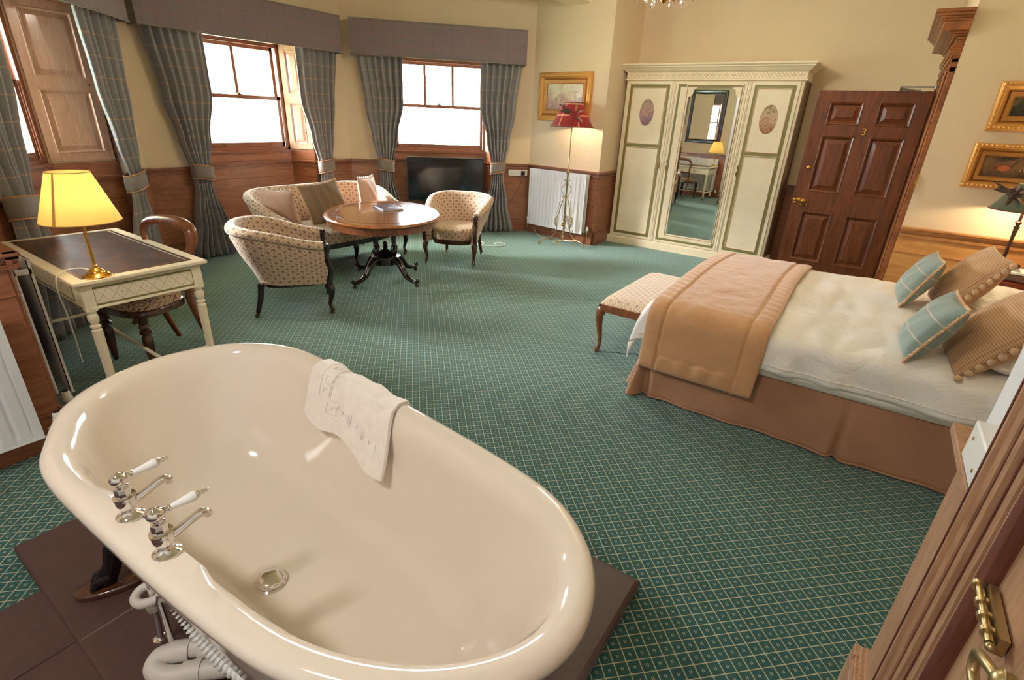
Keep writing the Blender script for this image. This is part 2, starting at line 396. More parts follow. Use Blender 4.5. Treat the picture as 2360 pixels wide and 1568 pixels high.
# doorway wall (edge on) : opening y 5.25 .. 6.13, head 2.06
b = MB(); b.box(0.215,0.75,6.16,7.53,0,HT); b.box(0.215,0.75,5.24,6.16,2.06,HT); b.box(0.60,0.75,5.24,6.16,0,2.06)
struct(b.build('wall_doorway', WALL, smooth=0))
b = MB(); b.box(0.215,2.2,5.10,5.24,0,HT); struct(b.build('wall_north', WALL, smooth=0))
b = MB(); b.box(1.30,1.45,1.0,5.10,0,HT); struct(b.build('wall_bedhead', WALL, smooth=0))
b = MB(); b.box(0.34,0.56,0.975,1.455,0,HT); b.box(0.34,0.56,-2.4,0.115,0,HT); b.box(0.34,0.56,0.115,0.975,2.11,HT); b.box(0.56,1.45,1.10,1.25,0,HT); struct(b.build('wall_partition', WHITEW, smooth=0))
b = MB(); b.prism([(-3.13,0.53),CL,(-4.7,0.3),(-3.5,-0.2),(-3.5,-2.4),(-3.13,-2.4)], 0, HT); struct(b.build('wall_desk', WALL, smooth=0))
b = MB(); b.box(-3.13,0.34,-2.5,-2.4,0,HT); struct(b.build('wall_bathroom', WHITEW, smooth=0))

# dado cap + lining along a straight wall: local x along wall, room side is -y
def dado(L, name, wm, hm, loc, rz, x0=0.0, cap=1.0, e0=0, e1=0, skirt=0.2):
    b = MB()
    b.box(x0,L,-0.016,0.0,0,cap-0.03,0)
    b.box(x0-e0,L+e1,-0.034,0,cap-0.075,cap-0.05,1); b.box(x0-e0,L+e1,-0.024,0,cap-0.05,cap-0.028,1)
    b.box(x0-e0,L+e1,-0.05,0,cap-0.028,cap-0.014,1); b.box(x0-e0,L+e1,-0.058,0,cap-0.014,cap,1)
    b.box(x0,L,-0.024,0,cap-0.2,cap-0.195,1)
    b.box(x0,L,-0.034,0,0,skirt-0.03,1); b.box(x0,L,-0.028,0,skirt-0.03,skirt-0.01,1); b.box(x0,L,-0.022,0,skirt-0.01,skirt,1)
    return struct(b.build(name, [wm,hm], smooth=0, bevel=0.003, loc=loc, rz=rz))
ang = math.atan2(PC[1]-C2[1], PC[0]-C2[0]); LR = math.hypot(PC[0]-C2[0], PC[1]-C2[1])
dado(LR, 'trim_2', OAK, OAKH, (C2[0],C2[1],0), ang, e1=0.05)
dado(0.9, 'trim_3', OAK, OAKH, (PC[0],PC[1],0), PI/2, e0=0.05)
# desk wall faces +y: local x runs from the corner K towards the bay
dado(1.32, 'trim_4', OAK, OAKH, (-3.13,0.53,0), PI, e0=0.05)
dado(2.93, 'trim_5', OAK, OAKH, (-3.13,-2.4,0), PI/2, e1=0.05)
dado(1.085, 'trim_6', PINE, PINEH, (0.215,5.10,0), 0, cap=0.985)
dado(2.0, 'trim_7', PINE, PINEH, (1.30,5.10,0), -PI/2, cap=0.985)
dado(3.39, 'trim_8', OAK, OAKH, (-3.181,7.53,0), 0)
# doorway casing, jambs and projecting overdoor (north doorway)
b = MB()
for y0,y1 in ((5.10,5.25),(6.14,6.30)):
    b.box(0.175,0.215,y0,y1,0,2.1); b.box(0.16,0.175,y0+0.01,y1-0.02,0,2.1); b.box(0.215,0.60,(y0+0.12 if y0<5.5 else y0),(y0+0.15 if y0<5.5 else y0+0.03),0,2.06)
b.box(0.17,0.215,5.10,6.32,2.06,2.15); b.box(0.155,0.215,5.10,6.32,2.075,2.09); b.box(0.155,0.215,5.10,6.32,2.12,2.15)
for k in range(9):
    z = 2.15+0.013*k; o = 0.03+0.045*math.sin(PI*(k+0.5)/9); b.box(0.215-o,0.215,5.105,6.30,z,z+0.0135)
for o,z0,z1 in ((0.05,2.265,2.285),(0.075,2.285,2.30),(0.10,2.30,2.315),(0.155,2.315,2.375),(0.165,2.375,2.39),(0.18,2.39,2.405),(0.20,2.405,2.425),(0.22,2.425,2.45)):
    b.box(0.215-o,0.215,5.11-o*0.25,6.30+o*0.8,z0,z1)
struct(b.build('trim_9', DOORW, smooth=0, bevel=0.006))
# brass keep on the wall edge by the doorway
b = MB(); b.box(0.208,0.214,5.085,5.099,1.26,1.38); b.box(0.200,0.210,5.088,5.096,1.30,1.33); tag(b.build('latch_keep', BRASS), 'small brass latch keep on the wall edge beside the doorway', 'latch')

# partition end by the camera: dado board, cap, skirting, casing and the half seen door
b = MB(); b.box(0.33,0.34,1.19,1.455,0,0.97); b.box(0.30,0.57,1.19,1.53,0.975,1.0); b.box(0.312,0.56,1.19,1.515,0.955,0.975); b.box(0.34,0.56,1.455,1.47,0,0.955)
struct(b.build('trim_10', PALEW, smooth=0, bevel=0.003))
b = MB(); b.box(0.298,0.34,1.27,1.50,0,0.19)
for k,(x,z) in enumerate(((0.300,0.20),(0.305,0.215),(0.315,0.228),(0.325,0.243))): b.box(x,0.34,1.27,1.50-0.006*k,0.19 if k==0 else z-0.016,z)
b.box(0.30,0.60,1.455,1.50,0,0.22)
struct(b.build('baseboard_partition', PALEW, smooth=0, bevel=0.003))
b = MB()
prof = [(1.192,0.34),(1.192,0.312),(1.188,0.300),(1.170,0.298),(1.160,0.312),(1.146,0.318),(1.134,0.312),(1.128,0.302),(1.122,0.302),(1.120,0.318),(1.115,0.318),(1.113,0.296),(1.104,0.290),(1.096,0.296),(1.094,0.318),(1.088,0.318),(1.086,0.300),(1.062,0.302),(1.060,0.318),(1.055,0.318),(1.052,0.294),(1.045,0.288),(1.036,0.292),(1.030,0.318),(1.024,0.318),(1.022,0.300),(1.000,0.302),(0.998,0.318),(0.992,0.318),(0.990,0.304),(0.976,0.306),(0.972,0.34)]
b.prism([(x,y) for y,x in prof], 0, 2.15)
for ya,yb in ((1.134,1.159),(1.1135,1.1215),(1.0865,1.0955),(1.0535,1.0615),(1.0225,1.0315),(0.9905,0.9995)): b.box(0.3155,0.33,ya,yb,0,2.15,1)  # dark strips on the groove floors, shade put into the colour
for yy in (1.190,1.128,1.104,1.045,1.086,1.022): b.tube([(0.299,yy,0),(0.299,yy,2.15)],0.0022,5,1)
struct(b.build('trim_11', [PALEW,PALEW2], smooth=0))
dr = thing('panelled_door', 'half-seen stripped pine door with brass bolt and handle at right edge', 'door', (0.345,0.972,0))
b = MB(); b.box(-0.03,0.01,-0.85,-0.01,0.045,2.1); b.build('leaf', PALEW, dr, bevel=0.004)
b = MB(); b.tube([(-0.034,-0.03,0.05),(-0.034,-0.03,2.1)], 0.02, 10); b.build('edge_bead', PALEW2, dr)
b = MB(); b.box(-0.037,-0.03,-0.60,-0.14,0.20,0.86); b.box(-0.037,-0.03,-0.60,-0.14,1.14,1.9); b.build('panel', PALEW, dr, bevel=0.012)
b = MB(); b.box(-0.045,-0.034,-0.175,-0.06,0.985,1.015); b.tube([(-0.052,-0.045,1.0),(-0.052,-0.175,1.0)], 0.006, 20)
for yy in (-0.05,-0.09,-0.12,-0.15): b.tube([(-0.052,yy,1.0),(-0.052,yy-0.008,1.0)], 0.010, 20)
b.sphere((-0.052,-0.182,1.0), 0.007); b.build('door_bolt', AGEB, dr, smooth=50)
b = MB(); b.box(-0.040,-0.032,-0.265,-0.215,0.93,1.13); b.lathe([(0.02,0),(0.02,0.006),(0.012,0.012),(0.012,0.03),(0.02,0.036)], (-0.036,-0.24,1.04), axis=(-1,0,0))
b.tube(cr([(-0.07,-0.24,1.04),(-0.078,-0.215,1.035),(-0.08,-0.185,1.02),(-0.078,-0.19,0.995),(-0.076,-0.215,0.99)],5), 0.007, 16); b.sphere((-0.066,-0.24,1.04),0.016,0,18,12)
b.tube([(-0.05,-0.24+0.022*math.cos(a),1.10+0.022*math.sin(a)) for a in [2*PI*k/16 for k in range(16)]], 0.006, 8, closed=True)
b.xf(Matrix.Translation((0,-0.055,0.01))); b.build('door_handle', AGEB, dr, bevel=0.002)
b = MB(); b.box(-0.058,0,-0.162,0,0,0.09); so_ = b.build('electric_box', WPLAS, bevel=0.004, loc=(0.36,1.36,1.002))
tag(so_, 'white electric box standing on the wooden ledge by the near door', 'electric box')
for yy,zz in ((-0.04,0.062),(-0.125,0.03)):
    b = MB(); b.lathe([(0.0045,0),(0.004,0.002),(0,0.002)], (-0.058,yy,zz), 10, axis=(-1,0,0)); b.build('screw', AGEB, so_)

# ---------------------------------------------------------------- bay walls with window alcoves
def splay_mtx(p, q):      # local x from p to q in plan, -y towards the room
    a = math.atan2(q[1]-p[1], q[0]-p[0]); return Matrix.Translation((p[0],p[1],0)) @ Matrix.Rotation(a, 4, 'Z')
def bay(idx, o, rz, L, xf0, xf1, xb0, xb1, panes, D=0.30, ol=0.207, orr=0.207):
    loc = (o[0],o[1],0); HD = 2.37
    b = MB()
    b.prism([(0,0),(xf0,0),(xb0,D),(xb0,0.5),(-ol,0.5)], 0, HT); b.prism([(xf1,0),(L,0),(L+orr,0.5),(xb1,0.5),(xb1,D)], 0, HT)
    b.prism([(xf0,0),(xf1,0),(xb1,D),(xb1,0.5),(xb0,0.5),(xb0,D)], HD, HT)
    b.box(xb0,xb1,D,0.5,0,1.06)
    struct(b.build('wall_bay', WALL, smooth=0, loc=loc, rz=rz))
    b = MB()
    def run(p, q, e0=0.0, e1=0.0, cap=1.0, wood_top=None):
        st = len(b.v); l = math.hypot(q[0]-p[0], q[1]-p[1])
        wt = cap-0.03 if wood_top is None else wood_top
        b.box(0,l,-0.016,0.0,0,wt,0)
        b.box(-e0,l+e1,-0.034,0,cap-0.075,cap-0.05,1); b.box(-e0,l+e1,-0.024,0,cap-0.05,cap-0.028,1)
        b.box(-e0,l+e1,-0.05,0,cap-0.028,cap-0.014,1); b.box(-e0,l+e1,-0.058,0,cap-0.014,cap,1)
        b.box(0,l,-0.034,0,0,0.17,1); b.box(0,l,-0.024,0,0.17,0.2,1); b.box(0,l,-0.024,0,cap-0.2,cap-0.195,1)
        b.xf(splay_mtx(p,q), st)
    run((0,0),(xf0,0),0,0.03); run((xf0,0),(xb0,D),0.02,0.0,wood_top=1.12); run((xb0,D),(xb1,D),wood_top=1.10); run((xb1,D),(xf1,0),0.0,0.02,wood_top=1.12); run((xf1,0),(L,0),0.03,0)
    b.box(xb0,xb1,D-0.035,D+0.10,1.10,1.125,1); b.box(xb0,xb1,D-0.02,D,1.075,1.10,1)
    b.box(xf0-0.02,xf0+0.0,-0.018,0,1.0,HD,1); b.box(xf1,xf1+0.02,-0.018,0,1.0,HD,1)
    b.prism([(xf0,0.0),(xf1,0.0),(xb1,D),(xb0,D)], HD-0.03, HD, 1)
    struct(b.build('trim_%d'%(12+idx), [OAK,OAKH], smooth=0, bevel=0.003, loc=loc, rz=rz))
    # window: frame, two sashes, bars, panes, shutters
    w = bpy.data.objects.new('window_%d'%idx, None); COL.objects.link(w); w.location = loc; w.rotation_euler = (0,0,rz); struct(w)
    b = MB(); y0 = D
    b.box(xb0,xb0+0.035,y0,y0+0.12,1.12,HD-0.03); b.box(xb1-0.035,xb1,y0,y0+0.12,1.12,HD-0.03); b.box(xb0,xb1,y0,y0+0.12,2.31,HD-0.03); b.box(xb0,xb1,y0,y0+0.13,1.12,1.16)
    for x in (xb0+0.035,xb1-0.05): b.box(x,x+0.015,y0-0.004,y0+0.02,1.16,2.31)
    b.box(xb0+0.035,xb1-0.035,y0-0.004,y0+0.02,2.295,2.31)
    b.build('window_frame', [OAKH], w, smooth=0, bevel=0.003)
    gx0, gx1 = xb0+0.05, xb1-0.05; st = 0.042
    def sash(z0, z1, ya, bars, br, tr):
        b = MB()
        b.box(gx0,gx0+st,ya,ya+0.03,z0,z1); b.box(gx1-st,gx1,ya,ya+0.03,z0,z1); b.box(gx0,gx1,ya,ya+0.03,z0,z0+br); b.box(gx0,gx1,ya,ya+0.03,z1-tr,z1)
        for k in range(1, bars+1):
            x = lerp(gx0+st, gx1-st, k/(bars+1)); b.box(x-0.018,x+0.018,ya+0.002,ya+0.028,z0,z1)
        s_ = b.build('sash', OAKH, w, smooth=0, bevel=0.002)
        b = MB(); b.box(gx0+st-0.004,gx1-st+0.004,ya+0.012,ya+0.015,z0+br-0.004,z1-tr+0.004); b.build('pane', WGLASS, s_, smooth=0); return s_
    sash(1.712,2.30,y0+0.06,panes-1,0.04,0.04); lo = sash(1.16,1.752,y0+0.02,0,0.055,0.042)
    b = MB(); xm = (gx0+gx1)/2; b.box(xm-0.03,xm+0.03,y0+0.018,y0+0.05,1.75,1.762); b.sphere((xm,y0+0.03,1.768),0.012); b.build('sash_lock', DBRASS, lo)
    b = MB()
    for x in (lerp(gx0,gx1,.22),lerp(gx0,gx1,.78)): b.tube([(x-0.012,y0+0.02,1.195),(x-0.012,y0+0.002,1.19),(x+0.012,y0+0.002,1.19),(x+0.012,y0+0.02,1.195)],0.004,6)
    b.build('sash_lift', DBRASS, lo)
    for p, q in (((xf0,0),(xb0,D)), ((xb1,D),(xf1,0))):
        l = math.hypot(q[0]-p[0], q[1]-p[1]); b = MB()
        panelled(b, 0.012, l-0.012, 1.135, HD-0.03, [(0.075,l-0.075,1.20,1.69),(0.075,l-0.075,1.79,HD-0.09)], 0.02, rec=0.013, mo=0.02, raise_=0.003)
        b.xf(Matrix.Translation((0,-0.022,0))); b.xf(splay_mtx(p,q)); sh = b.build('shutter', SHUT, w, smooth=0)
        b = MB(); b.sphere((l*0.86,-0.03,1.745), 0.008); b.xf(splay_mtx(p,q)); b.build('shutter_knob', DBRASS, sh)
    return w
bay(1, CL, rad(135), 2.56, 0.57, 2.03, 0.96, 1.60, 2, orr=0.207)
bay(2, C0, PI/2, 2.60, 0.55, 2.03, 0.74, 1.87, 2)
bay(3, C1, rad(45), 2.594, 0.47, 2.06, 0.58, 1.965, 3)

# ---------------------------------------------------------------- pelmets and curtains
def pelmet(o, rz, label, x0=0.13, x1=2.44, loc_l=None):
    b = MB(); z0, z1, d = 2.30, 2.70, 0.20
    U = lambda a,c: (a,c)
    def face(p, q, r, s, w, h, u0=0): b.add([p,q,r,s],[(0,1,2,3)],0,[[(u0,0),(u0+w,0),(u0+w,h),(u0,h)]])
    W_ = x1-x0
    face((x0,-d,z0),(x1,-d,z0),(x1,-d,z1),(x0,-d,z1),W_,0.4); face((x1,-d,z0),(x1,-0.01,z0),(x1,-0.01,z1),(x1,-d,z1),d,0.4,W_); face((x0,-0.01,z0),(x0,-d,z0),(x0,-d,z1),(x0,-0.01,z1),d,0.4,-d)
    face((x0,-d,z1),(x1,-d,z1),(x1,-0.01,z1),(x0,-0.01,z1),W_,d)
    face((x0,-0.01,z0+0.06),(x1,-0.01,z0+0.06),(x1,-d+0.012,z0+0.06),(x0,-d+0.012,z0+0.06),W_,d)
    face((x1-0.012,-d+0.012,z0),(x0+0.012,-d+0.012,z0),(x0+0.012,-d+0.012,z0+0.06),(x1-0.012,-d+0.012,z0+0.06),W_,0.06)
    t = b.build('pelmet', CURTP, smooth=0, loc=(o[0],o[1],0), rz=rz); tag(t, label, 'pelmet', 'pelmets over the bay windows')
    for zz in (z0, z1):
        b = MB(); b.tube([(x0-0.003,-0.012,zz),(x0-0.003,-d-0.003,zz),(x1+0.003,-d-0.003,zz),(x1+0.003,-0.012,zz)], 0.008, 8)
        b.build('piped_edge', CURTB, t)
pelmet(CL, rad(135), 'short grey tartan pelmet end above the window at far left')
pelmet(C0, PI/2, 'long grey tartan pelmet above the window behind the sofa')
pelmet(C1, rad(45), 'grey tartan pelmet above the window behind the television')
def curtain(o, rz, L, side, label, seed, tie=0.93, wide=1.0):
    """side 0: hangs at the start of the wall (outer edge x small); 1: mirrored at the far end"""
    rnd = random.Random(seed); ph = rnd.random()*6
    out = [(0.0,0.24),(0.45,0.34),(0.80,0.405),(0.96,0.395),(1.3,0.33),(1.7,0.26),(2.34,0.19)]
    inn = [(0.0,0.74),(0.35,0.68),(0.80,0.585),(0.98,0.60),(1.3,0.665),(1.75,0.765),(2.34,0.77)]
    if wide > 1: inn = [(0.0,0.86),(0.4,0.80),(0.78,0.66),(0.98,0.62),(1.3,0.70),(1.75,0.80),(2.34,0.86)]
    NF = 6.5
    def f(u, v):
        z = lerp(0.012, 2.34, v); a = key(out, z); c = key(inn, z); w = c-a
        uu = u + 0.012*math.sin(7*u+ph+3*v)
        x = lerp(a, c, uu)
        tight = 1-min(1, abs(z-tie)/0.45); amp = lerp(0.045, 0.024, tight)*(0.75+0.25*math.sin(5*u+ph)); 
        if z < 0.7: amp *= 1.25
        y = -0.115 + amp*math.sin(2*PI*NF*uu+ph*0.3) + 0.012*math.sin(2*PI*2*u+ph) - 0.03*tight*math.sin(PI*u)
        if side: x = L-x
        return (x, y, z)
    b = MB(); b.grid(f, 110, 46, 0, uvs=(1.15, 2.34), flip=bool(side))
    c = b.build('curtain', CURT, smooth=180, loc=(o[0],o[1],0), rz=rz); tag(c, label, 'curtain', 'tartan curtains in the bay')
    so = c.modifiers.new('thick','SOLIDIFY'); so.thickness = 0.004; so.offset = 0
    # tie-back band looped round the gathered cloth
    def g(u, v):
        a = 2*PI*u; x0 = key(out,0.93)-0.012; x1 = key(inn,0.93)+0.012; xc = (x0+x1)/2; hw = (x1-x0)/2
        x = xc + hw*math.copysign(abs(math.cos(a))**0.7, math.cos(a)); y = -0.12+0.07*math.copysign(abs(math.sin(a))**0.8, math.sin(a))
        dip = 0.018*(x-xc)/hw
        z = 0.865+dip*-1 + 0.145*v - 0.012*math.sin(a) 
        if side: x = L-x
        return (x, y-0.01*math.sin(PI*v)*math.sin(a)*-1, z)
    b = MB(); b.grid(g, 40, 5, 0, cu=True, uvs=(0.8,0.18), flip=bool(side))
    t = b.build('tieback', CURTB, c, smooth=180); so = t.modifiers.new('thick','SOLIDIFY'); so.thickness = 0.006
    b = MB()
    for v in (0,1): b.tube([g(k/40, v) for k in range(40)], 0.006, 6, closed=True)
    b.build('tieback_cord', mat('tan_cord_%d'%seed, rgb(196,140,94), 0.7) if 'tan_cord' not in MATS else MATS['tan_cord'], t)
    MATS['tan_cord'] = bpy.data.objects[t.children[0].name].data.materials[0]
    return c
def tk(c): return c
curtain(CL, rad(135), 2.56, 0, 'brown-lit tartan curtain at far left edge behind the yellow lamp', 1, wide=1.1)
curtain(CL, rad(135), 2.56, 1, 'pale-edged tartan curtain directly behind the wooden chair back', 2, wide=1.1)
curtain(C0, PI/2, 2.60, 0, 'tartan curtain left of the window behind the sofa, reaching the floor', 3)
curtain(C0, PI/2, 2.60, 1, 'tartan curtain right of the window behind the sofa', 4)
curtain(C1, rad(45), 2.594, 0, 'tartan curtain left of the television, behind the sofa arm', 5)
curtain(C1, rad(45), 2.594, 1, 'tartan curtain right of the television, behind the far armchair', 6)

# stone pier and bare trees outside
b = MB(); b.box(1.95,2.6,0.62,1.5,-1,6); b.box(1.93,2.6,0.60,1.5,1.6,1.62)
o = b.build('stone_pier', plain('pale_sandstone', rgb(214,196,172), 0.9, 0.08, 6), smooth=0, loc=(C0[0],C0[1],0), rz=PI/2); tag(o, 'pale stone pier outside the window behind the sofa', 'stone pier')
b = MB(); b.box(-260,60,-160,260,-4.1,-4.0); o = struct(b.build('ground', plain('pale_grass_field', rgb(196,214,176), 0.9, 0.1, 0.2), smooth=0))
BARK = plain('washed_out_bark', rgb(190,196,190), 0.9)  # bark bleached, the overexposed daylight put into its colour
def tree(x, y, h, seed, label):
    rnd = random.Random(seed); b = MB()
    def br(p, d, l, r, k):
        q = p + d*l; b.tube([p, (p+q)/2+Vector((rnd.uniform(-1,1),rnd.uniform(-1,1),0))*l*0.05, q], [r, r*0.8, r*0.6], 5)
        if k == 0: return
        for _ in range(4 if k > 1 else 5):
            e = (d*0.9+Vector((rnd.uniform(-1,1),rnd.uniform(-1,1),rnd.uniform(-0.1,0.8)))).normalized(); br(q-d*l*rnd.uniform(0,0.4), e, l*rnd.uniform(0.6,0.8), r*0.5, k-1)
    br(Vector((x,y,-4)), Vector((0,0,1)), h*0.38, h*0.03, 4)
    return tag(b.build('bare_tree', BARK), label, 'tree')
tree(-62, 22, 12, 3, 'bare winter tree standing in the field beyond the middle pane')
tree(-70, 13, 9, 5, 'smaller bare tree left of the other in the field outside')

# ---------------------------------------------------------------- bath on its dark plinth
b = MB(); b.rings([[(-2.375,0.14,0.0),(-0.358,0.14,0.0),(-0.358,1.475,0.0),(-2.375,1.475,0.0)],[(-2.375,0.14,0.045),(-0.358,0.14,0.045),(-0.358,1.475,0.045),(-2.375,1.475,0.045)],[(-2.368,0.147,0.052),(-0.372,0.147,0.052),(-0.372,1.461,0.052),(-2.368,1.461,0.052)]])
t = tag(b.build('bath_plinth', DSLAB, smooth=0, bevel=0.006), 'dark brown textured tile plinth under the white bath', 'plinth')
for x in (-1.06,-1.72):
    b = MB(); b.box(x,x+0.003,0.15,1.46,0.051,0.0526); b.build('joint', GROUT, t, smooth=0)

OUT = cr([(-1.65,.203),(-1.84,.258),(-2.02,.355),(-2.13,.50),(-2.178,.70),(-2.13,.90),(-2.02,1.035),(-1.84,1.112),(-1.60,1.115),(-1.15,1.080),(-.70,1.033),(-.49,.985),(-.355,.895),(-.28,.785),(-.254,.665),(-.285,.545),(-.37,.43),(-.50,.335),(-.68,.265),(-.90,.235),(-1.25,.212)], 7, True)
CX, CY = -1.215, 0.665
def ring(inset, z, zs=None, sh=(0,0)):
    n = len(OUT); r = []
    for i, p in enumerate(OUT):
        t = (OUT[(i+1)%n]-OUT[i-1]).normalized(); nn = Vector((t.y,-t.x,0)) if True else 0
        # outline runs clockwise or anticlockwise: make sure the normal points inwards
        c = Vector((CX,CY,0))-Vector((p.x,p.y,0))
        if nn.dot(c) < 0: nn = -nn
        r.append((p.x+nn.x*inset+sh[0], p.y+nn.y*inset+sh[1], z))
    return r
def scaled(sx, sy, z, dx=0.0, dy=0.0): return [(CX+(p.x-CX)*sx+dx, CY+(p.y-CY)*sy+dy, z) for p in OUT]
def rimfix(r, zf):      # widened flat deck for the taps on the near side
    out = []
    for (x,y,z) in r:
        k = max(0.0, min(1.0, (0.29-abs(x+1.22))/0.07)) if y < CY else 0.0
        k = k*k*(3-2*k); out.append((x, y+0.010*k*zf, z*(1-k*0.85)+0.718*k*0.85 if zf > 0.3 else z))
    return out
R = [scaled(.30,.30,.17), scaled(.55,.50,.175), scaled(.70,.66,.21), scaled(.82,.78,.31), scaled(.90,.86,.48), scaled(.945,.91,.62)]
R += [ring(.030,.668), ring(.010,.672), ring(0,.684), ring(0.0,.700), ring(.008,.714), ring(.022,.721), ring(.040,.722)]
R += [rimfix(ring(.056,.716),0.6), rimfix(ring(.072,.702),1.0), rimfix(ring(.084,.682),0.25), ring(.096,.650)]
R += [scaled(.855,.76,.56,-0.01), scaled(.80,.69,.44,-0.01), scaled(.72,.60,.33,-0.01), scaled(.63,.50,.275,0), scaled(.54,.41,.258,0), scaled(.40,.30,.252,0), scaled(.2,.15,.25,0)]
b = MB(); b.rings(R)
bath = thing('bathtub', 'large freestanding white rolled-rim bath standing on a dark tiled plinth', 'bath', (0,0,0))
b.build('tub', ENAM, bath, smooth=60)
b = MB(); b.lathe([(0.046,0.250),(0.047,0.258),(0.042,0.261),(0.043,0.268),(0.043,0.274),(0.036,0.281),(0.02,0.286),(0,0.287)], (-1.262,0.556,0), 32); b.build('waste_plug', CHROME, bath)
# cast feet
def foot(x, y, ax, ay):
    b = MB(); d = Vector((ax,ay,0)).normalized(); s = Vector((-d.y,d.x,0)); P = Vector((x,y,0))
    b.tube([P-d*0.04+Vector((0,0,.30)), P-d*0.02+Vector((0,0,.27)), P+d*0.01+Vector((0,0,.21)), P+d*0.03+Vector((0,0,.14)), P+d*0.06+Vector((0,0,.09))],[.022,.032,.034,.028,.034],10)
    for k in (-0.022,0,0.022): b.tube([P+d*0.04+s*k+Vector((0,0,.115)), P+d*0.085+s*k+Vector((0,0,.10)), P+d*0.10+s*k+Vector((0,0,.075))],[.014,.013,.008],8)
    b.build('claw_foot', IRON, bath)
    n = 26; poly = [(x+d.x*(0.03+0.125*math.cos(a))+s.x*0.055*math.copysign(abs(math.sin(a))**.8,math.sin(a)), y+d.y*(0.03+0.125*math.cos(a))+s.y*0.055*math.copysign(abs(math.sin(a))**.8,math.sin(a))) for a in [2*PI*k/n for k in range(n)]]
    b = MB(); b.prism(poly, 0.052, 0.075); b.build('foot_pad', DARKW, bath, bevel=0.005)
foot(-1.86,0.34,-0.35,-0.9); foot(-0.66,0.40,0.35,-0.9); foot(-1.80,1.02,-0.35,0.9); foot(-0.66,0.97,0.35,0.9)
# pillar taps
def tap(x, y, label):
    t = thing('pillar_tap', label, 'tap', (x,y,0.7185), 0, 'pair of chrome pillar taps'); t.scale = (0.80,0.80,0.80)
    b = MB(); b.lathe([(0.037,0),(0.037,0.005),(0.031,0.010),(0.019,0.017),(0.017,0.022),(0.021,0.030),(0.027,0.045),(0.028,0.060),(0.026,0.070),(0.030,0.072),(0.030,0.077),(0.024,0.079)],(0,0,0),28)
    b.lathe([(0.021,0.079),(0.021,0.106),(0.019,0.110),(0.012,0.113),(0.010,0.122)],(0,0,0),8)
    b.lathe([(0.004,0.118),(0.018,0.124),(0.024,0.134),(0.024,0.142),(0.018,0.152),(0.006,0.158),(0.003,0.160)],(0,0,0),24); b.build('tap_body', CHROME, t, smooth=40)
    b = MB(); b.tube(cr([(0.0,0.012,0.05),(0.004,0.03,0.054),(0.010,0.055,0.066),(0.018,0.085,0.082),(0.022,0.100,0.086),(0.025,0.112,0.080),(0.026,0.116,0.070)],5),0.0122,14); b.build('spout', CHROME, t, smooth=60)
    d = Vector((0.34,0.90,0.22)).normalized(); p = Vector((0,0,0.138))
    b = MB(); b.lathe([(0.006,0.018),(0.011,0.024),(0.007,0.030),(0.011,0.036),(0.008,0.040)],p,16,axis=d); b.build('lever_collar', CHROME, t); b = MB(); b.lathe([(0.009,0.104),(0.011,0.108),(0.007,0.114),(0.008,0.120),(0.005,0.124),(0.006,0.130),(0.003,0.134),(0,0.136)],p,16,axis=d); b.build('lever_cap', CHROME, t)
    b = MB(); b.lathe([(0.008,0.040),(0.010,0.055),(0.014,0.085),(0.015,0.095),(0.012,0.103),(0.009,0.105)],p,18,axis=d); b.build('porcelain_lever', PORC, t)
tap(-1.288,0.278,'chrome bath tap with porcelain lever, farther of the two on the rim')
tap(-1.098,0.278,'chrome bath tap with porcelain lever, nearer one beside the overflow end')
# plumbing under the near rim
pp = thing('bath_pipework', 'chrome supply pipes, ribbed hose and grey waste trap under the bath rim', 'pipes', (0,0,0))
b = MB(); b.tube([(-1.525,0.302,0.052),(-1.465,0.305,0.28),(-1.405,0.30,0.47),(-1.36,0.30,0.58),(-1.288,0.30,0.70)],0.0105,12); b.tube([(-1.40,0.30,0.052),(-1.42,0.305,0.30),(-1.30,0.31,0.52),(-1.098,0.30,0.70)],0.009,12)
b.tube([(-1.44,0.30,0.10),(-1.28,0.36,0.10)],0.011,10); b.lathe([(0.02,0.052),(0.02,0.058),(0.012,0.062)],(-1.525,0.302,0),16); b.lathe([(0.018,0),(0.018,0.03)],(-1.43,0.302,0.09),6,axis=(1,0.35,0)); b.build('supply_pipe', CHROME, pp)
b = MB(); b.tube(cr([(-1.50,0.33,0.29),(-1.52,0.30,0.285),(-1.505,0.272,0.28),(-1.465,0.272,0.285),(-1.43,0.305,0.30),(-1.41,0.345,0.32)],6),0.014,12); b.lathe([(0.017,0),(0.021,0.005),(0.021,0.022),(0.016,0.027)],(-1.482,0.303,0.22),6); b.build('clamp_bracket', GPLAS, pp)
b = MB(); hp = cr([(-1.37,0.365,0.42),(-1.345,0.335,0.35),(-1.30,0.338,0.29),(-1.24,0.345,0.23),(-1.165,0.36,0.18),(-1.06,0.39,0.16),(-0.95,0.45,0.17)],24)
b.tube(hp,[0.030 if (k//2)%2==0 else 0.023 for k in range(len(hp))],16); b.build('ribbed_hose', WPLAS, pp, smooth=60)
b = MB(); b.tube(cr([(-1.25,0.43,0.125),(-1.33,0.355,0.122),(-1.385,0.290,0.118),(-1.405,0.262,0.112),(-1.385,0.238,0.104),(-1.335,0.255,0.10),(-1.27,0.325,0.10),(-1.20,0.40,0.10)],8),0.029,18)
b.lathe([(0.036,0),(0.040,0.004),(0.040,0.05),(0.036,0.054)],(-1.335,0.348,0.122),12,axis=(0.7,0.72,0.02)); b.lathe([(0.033,0),(0.033,0.05)],(-1.385,0.292,0.118),18,axis=(0.7,0.72,0.02)); b.lathe([(0.033,0),(0.033,0.05)],(-1.31,0.283,0.10),18,axis=(0.68,0.74,0)); b.build('waste_trap', GPLAS, pp, smooth=45)

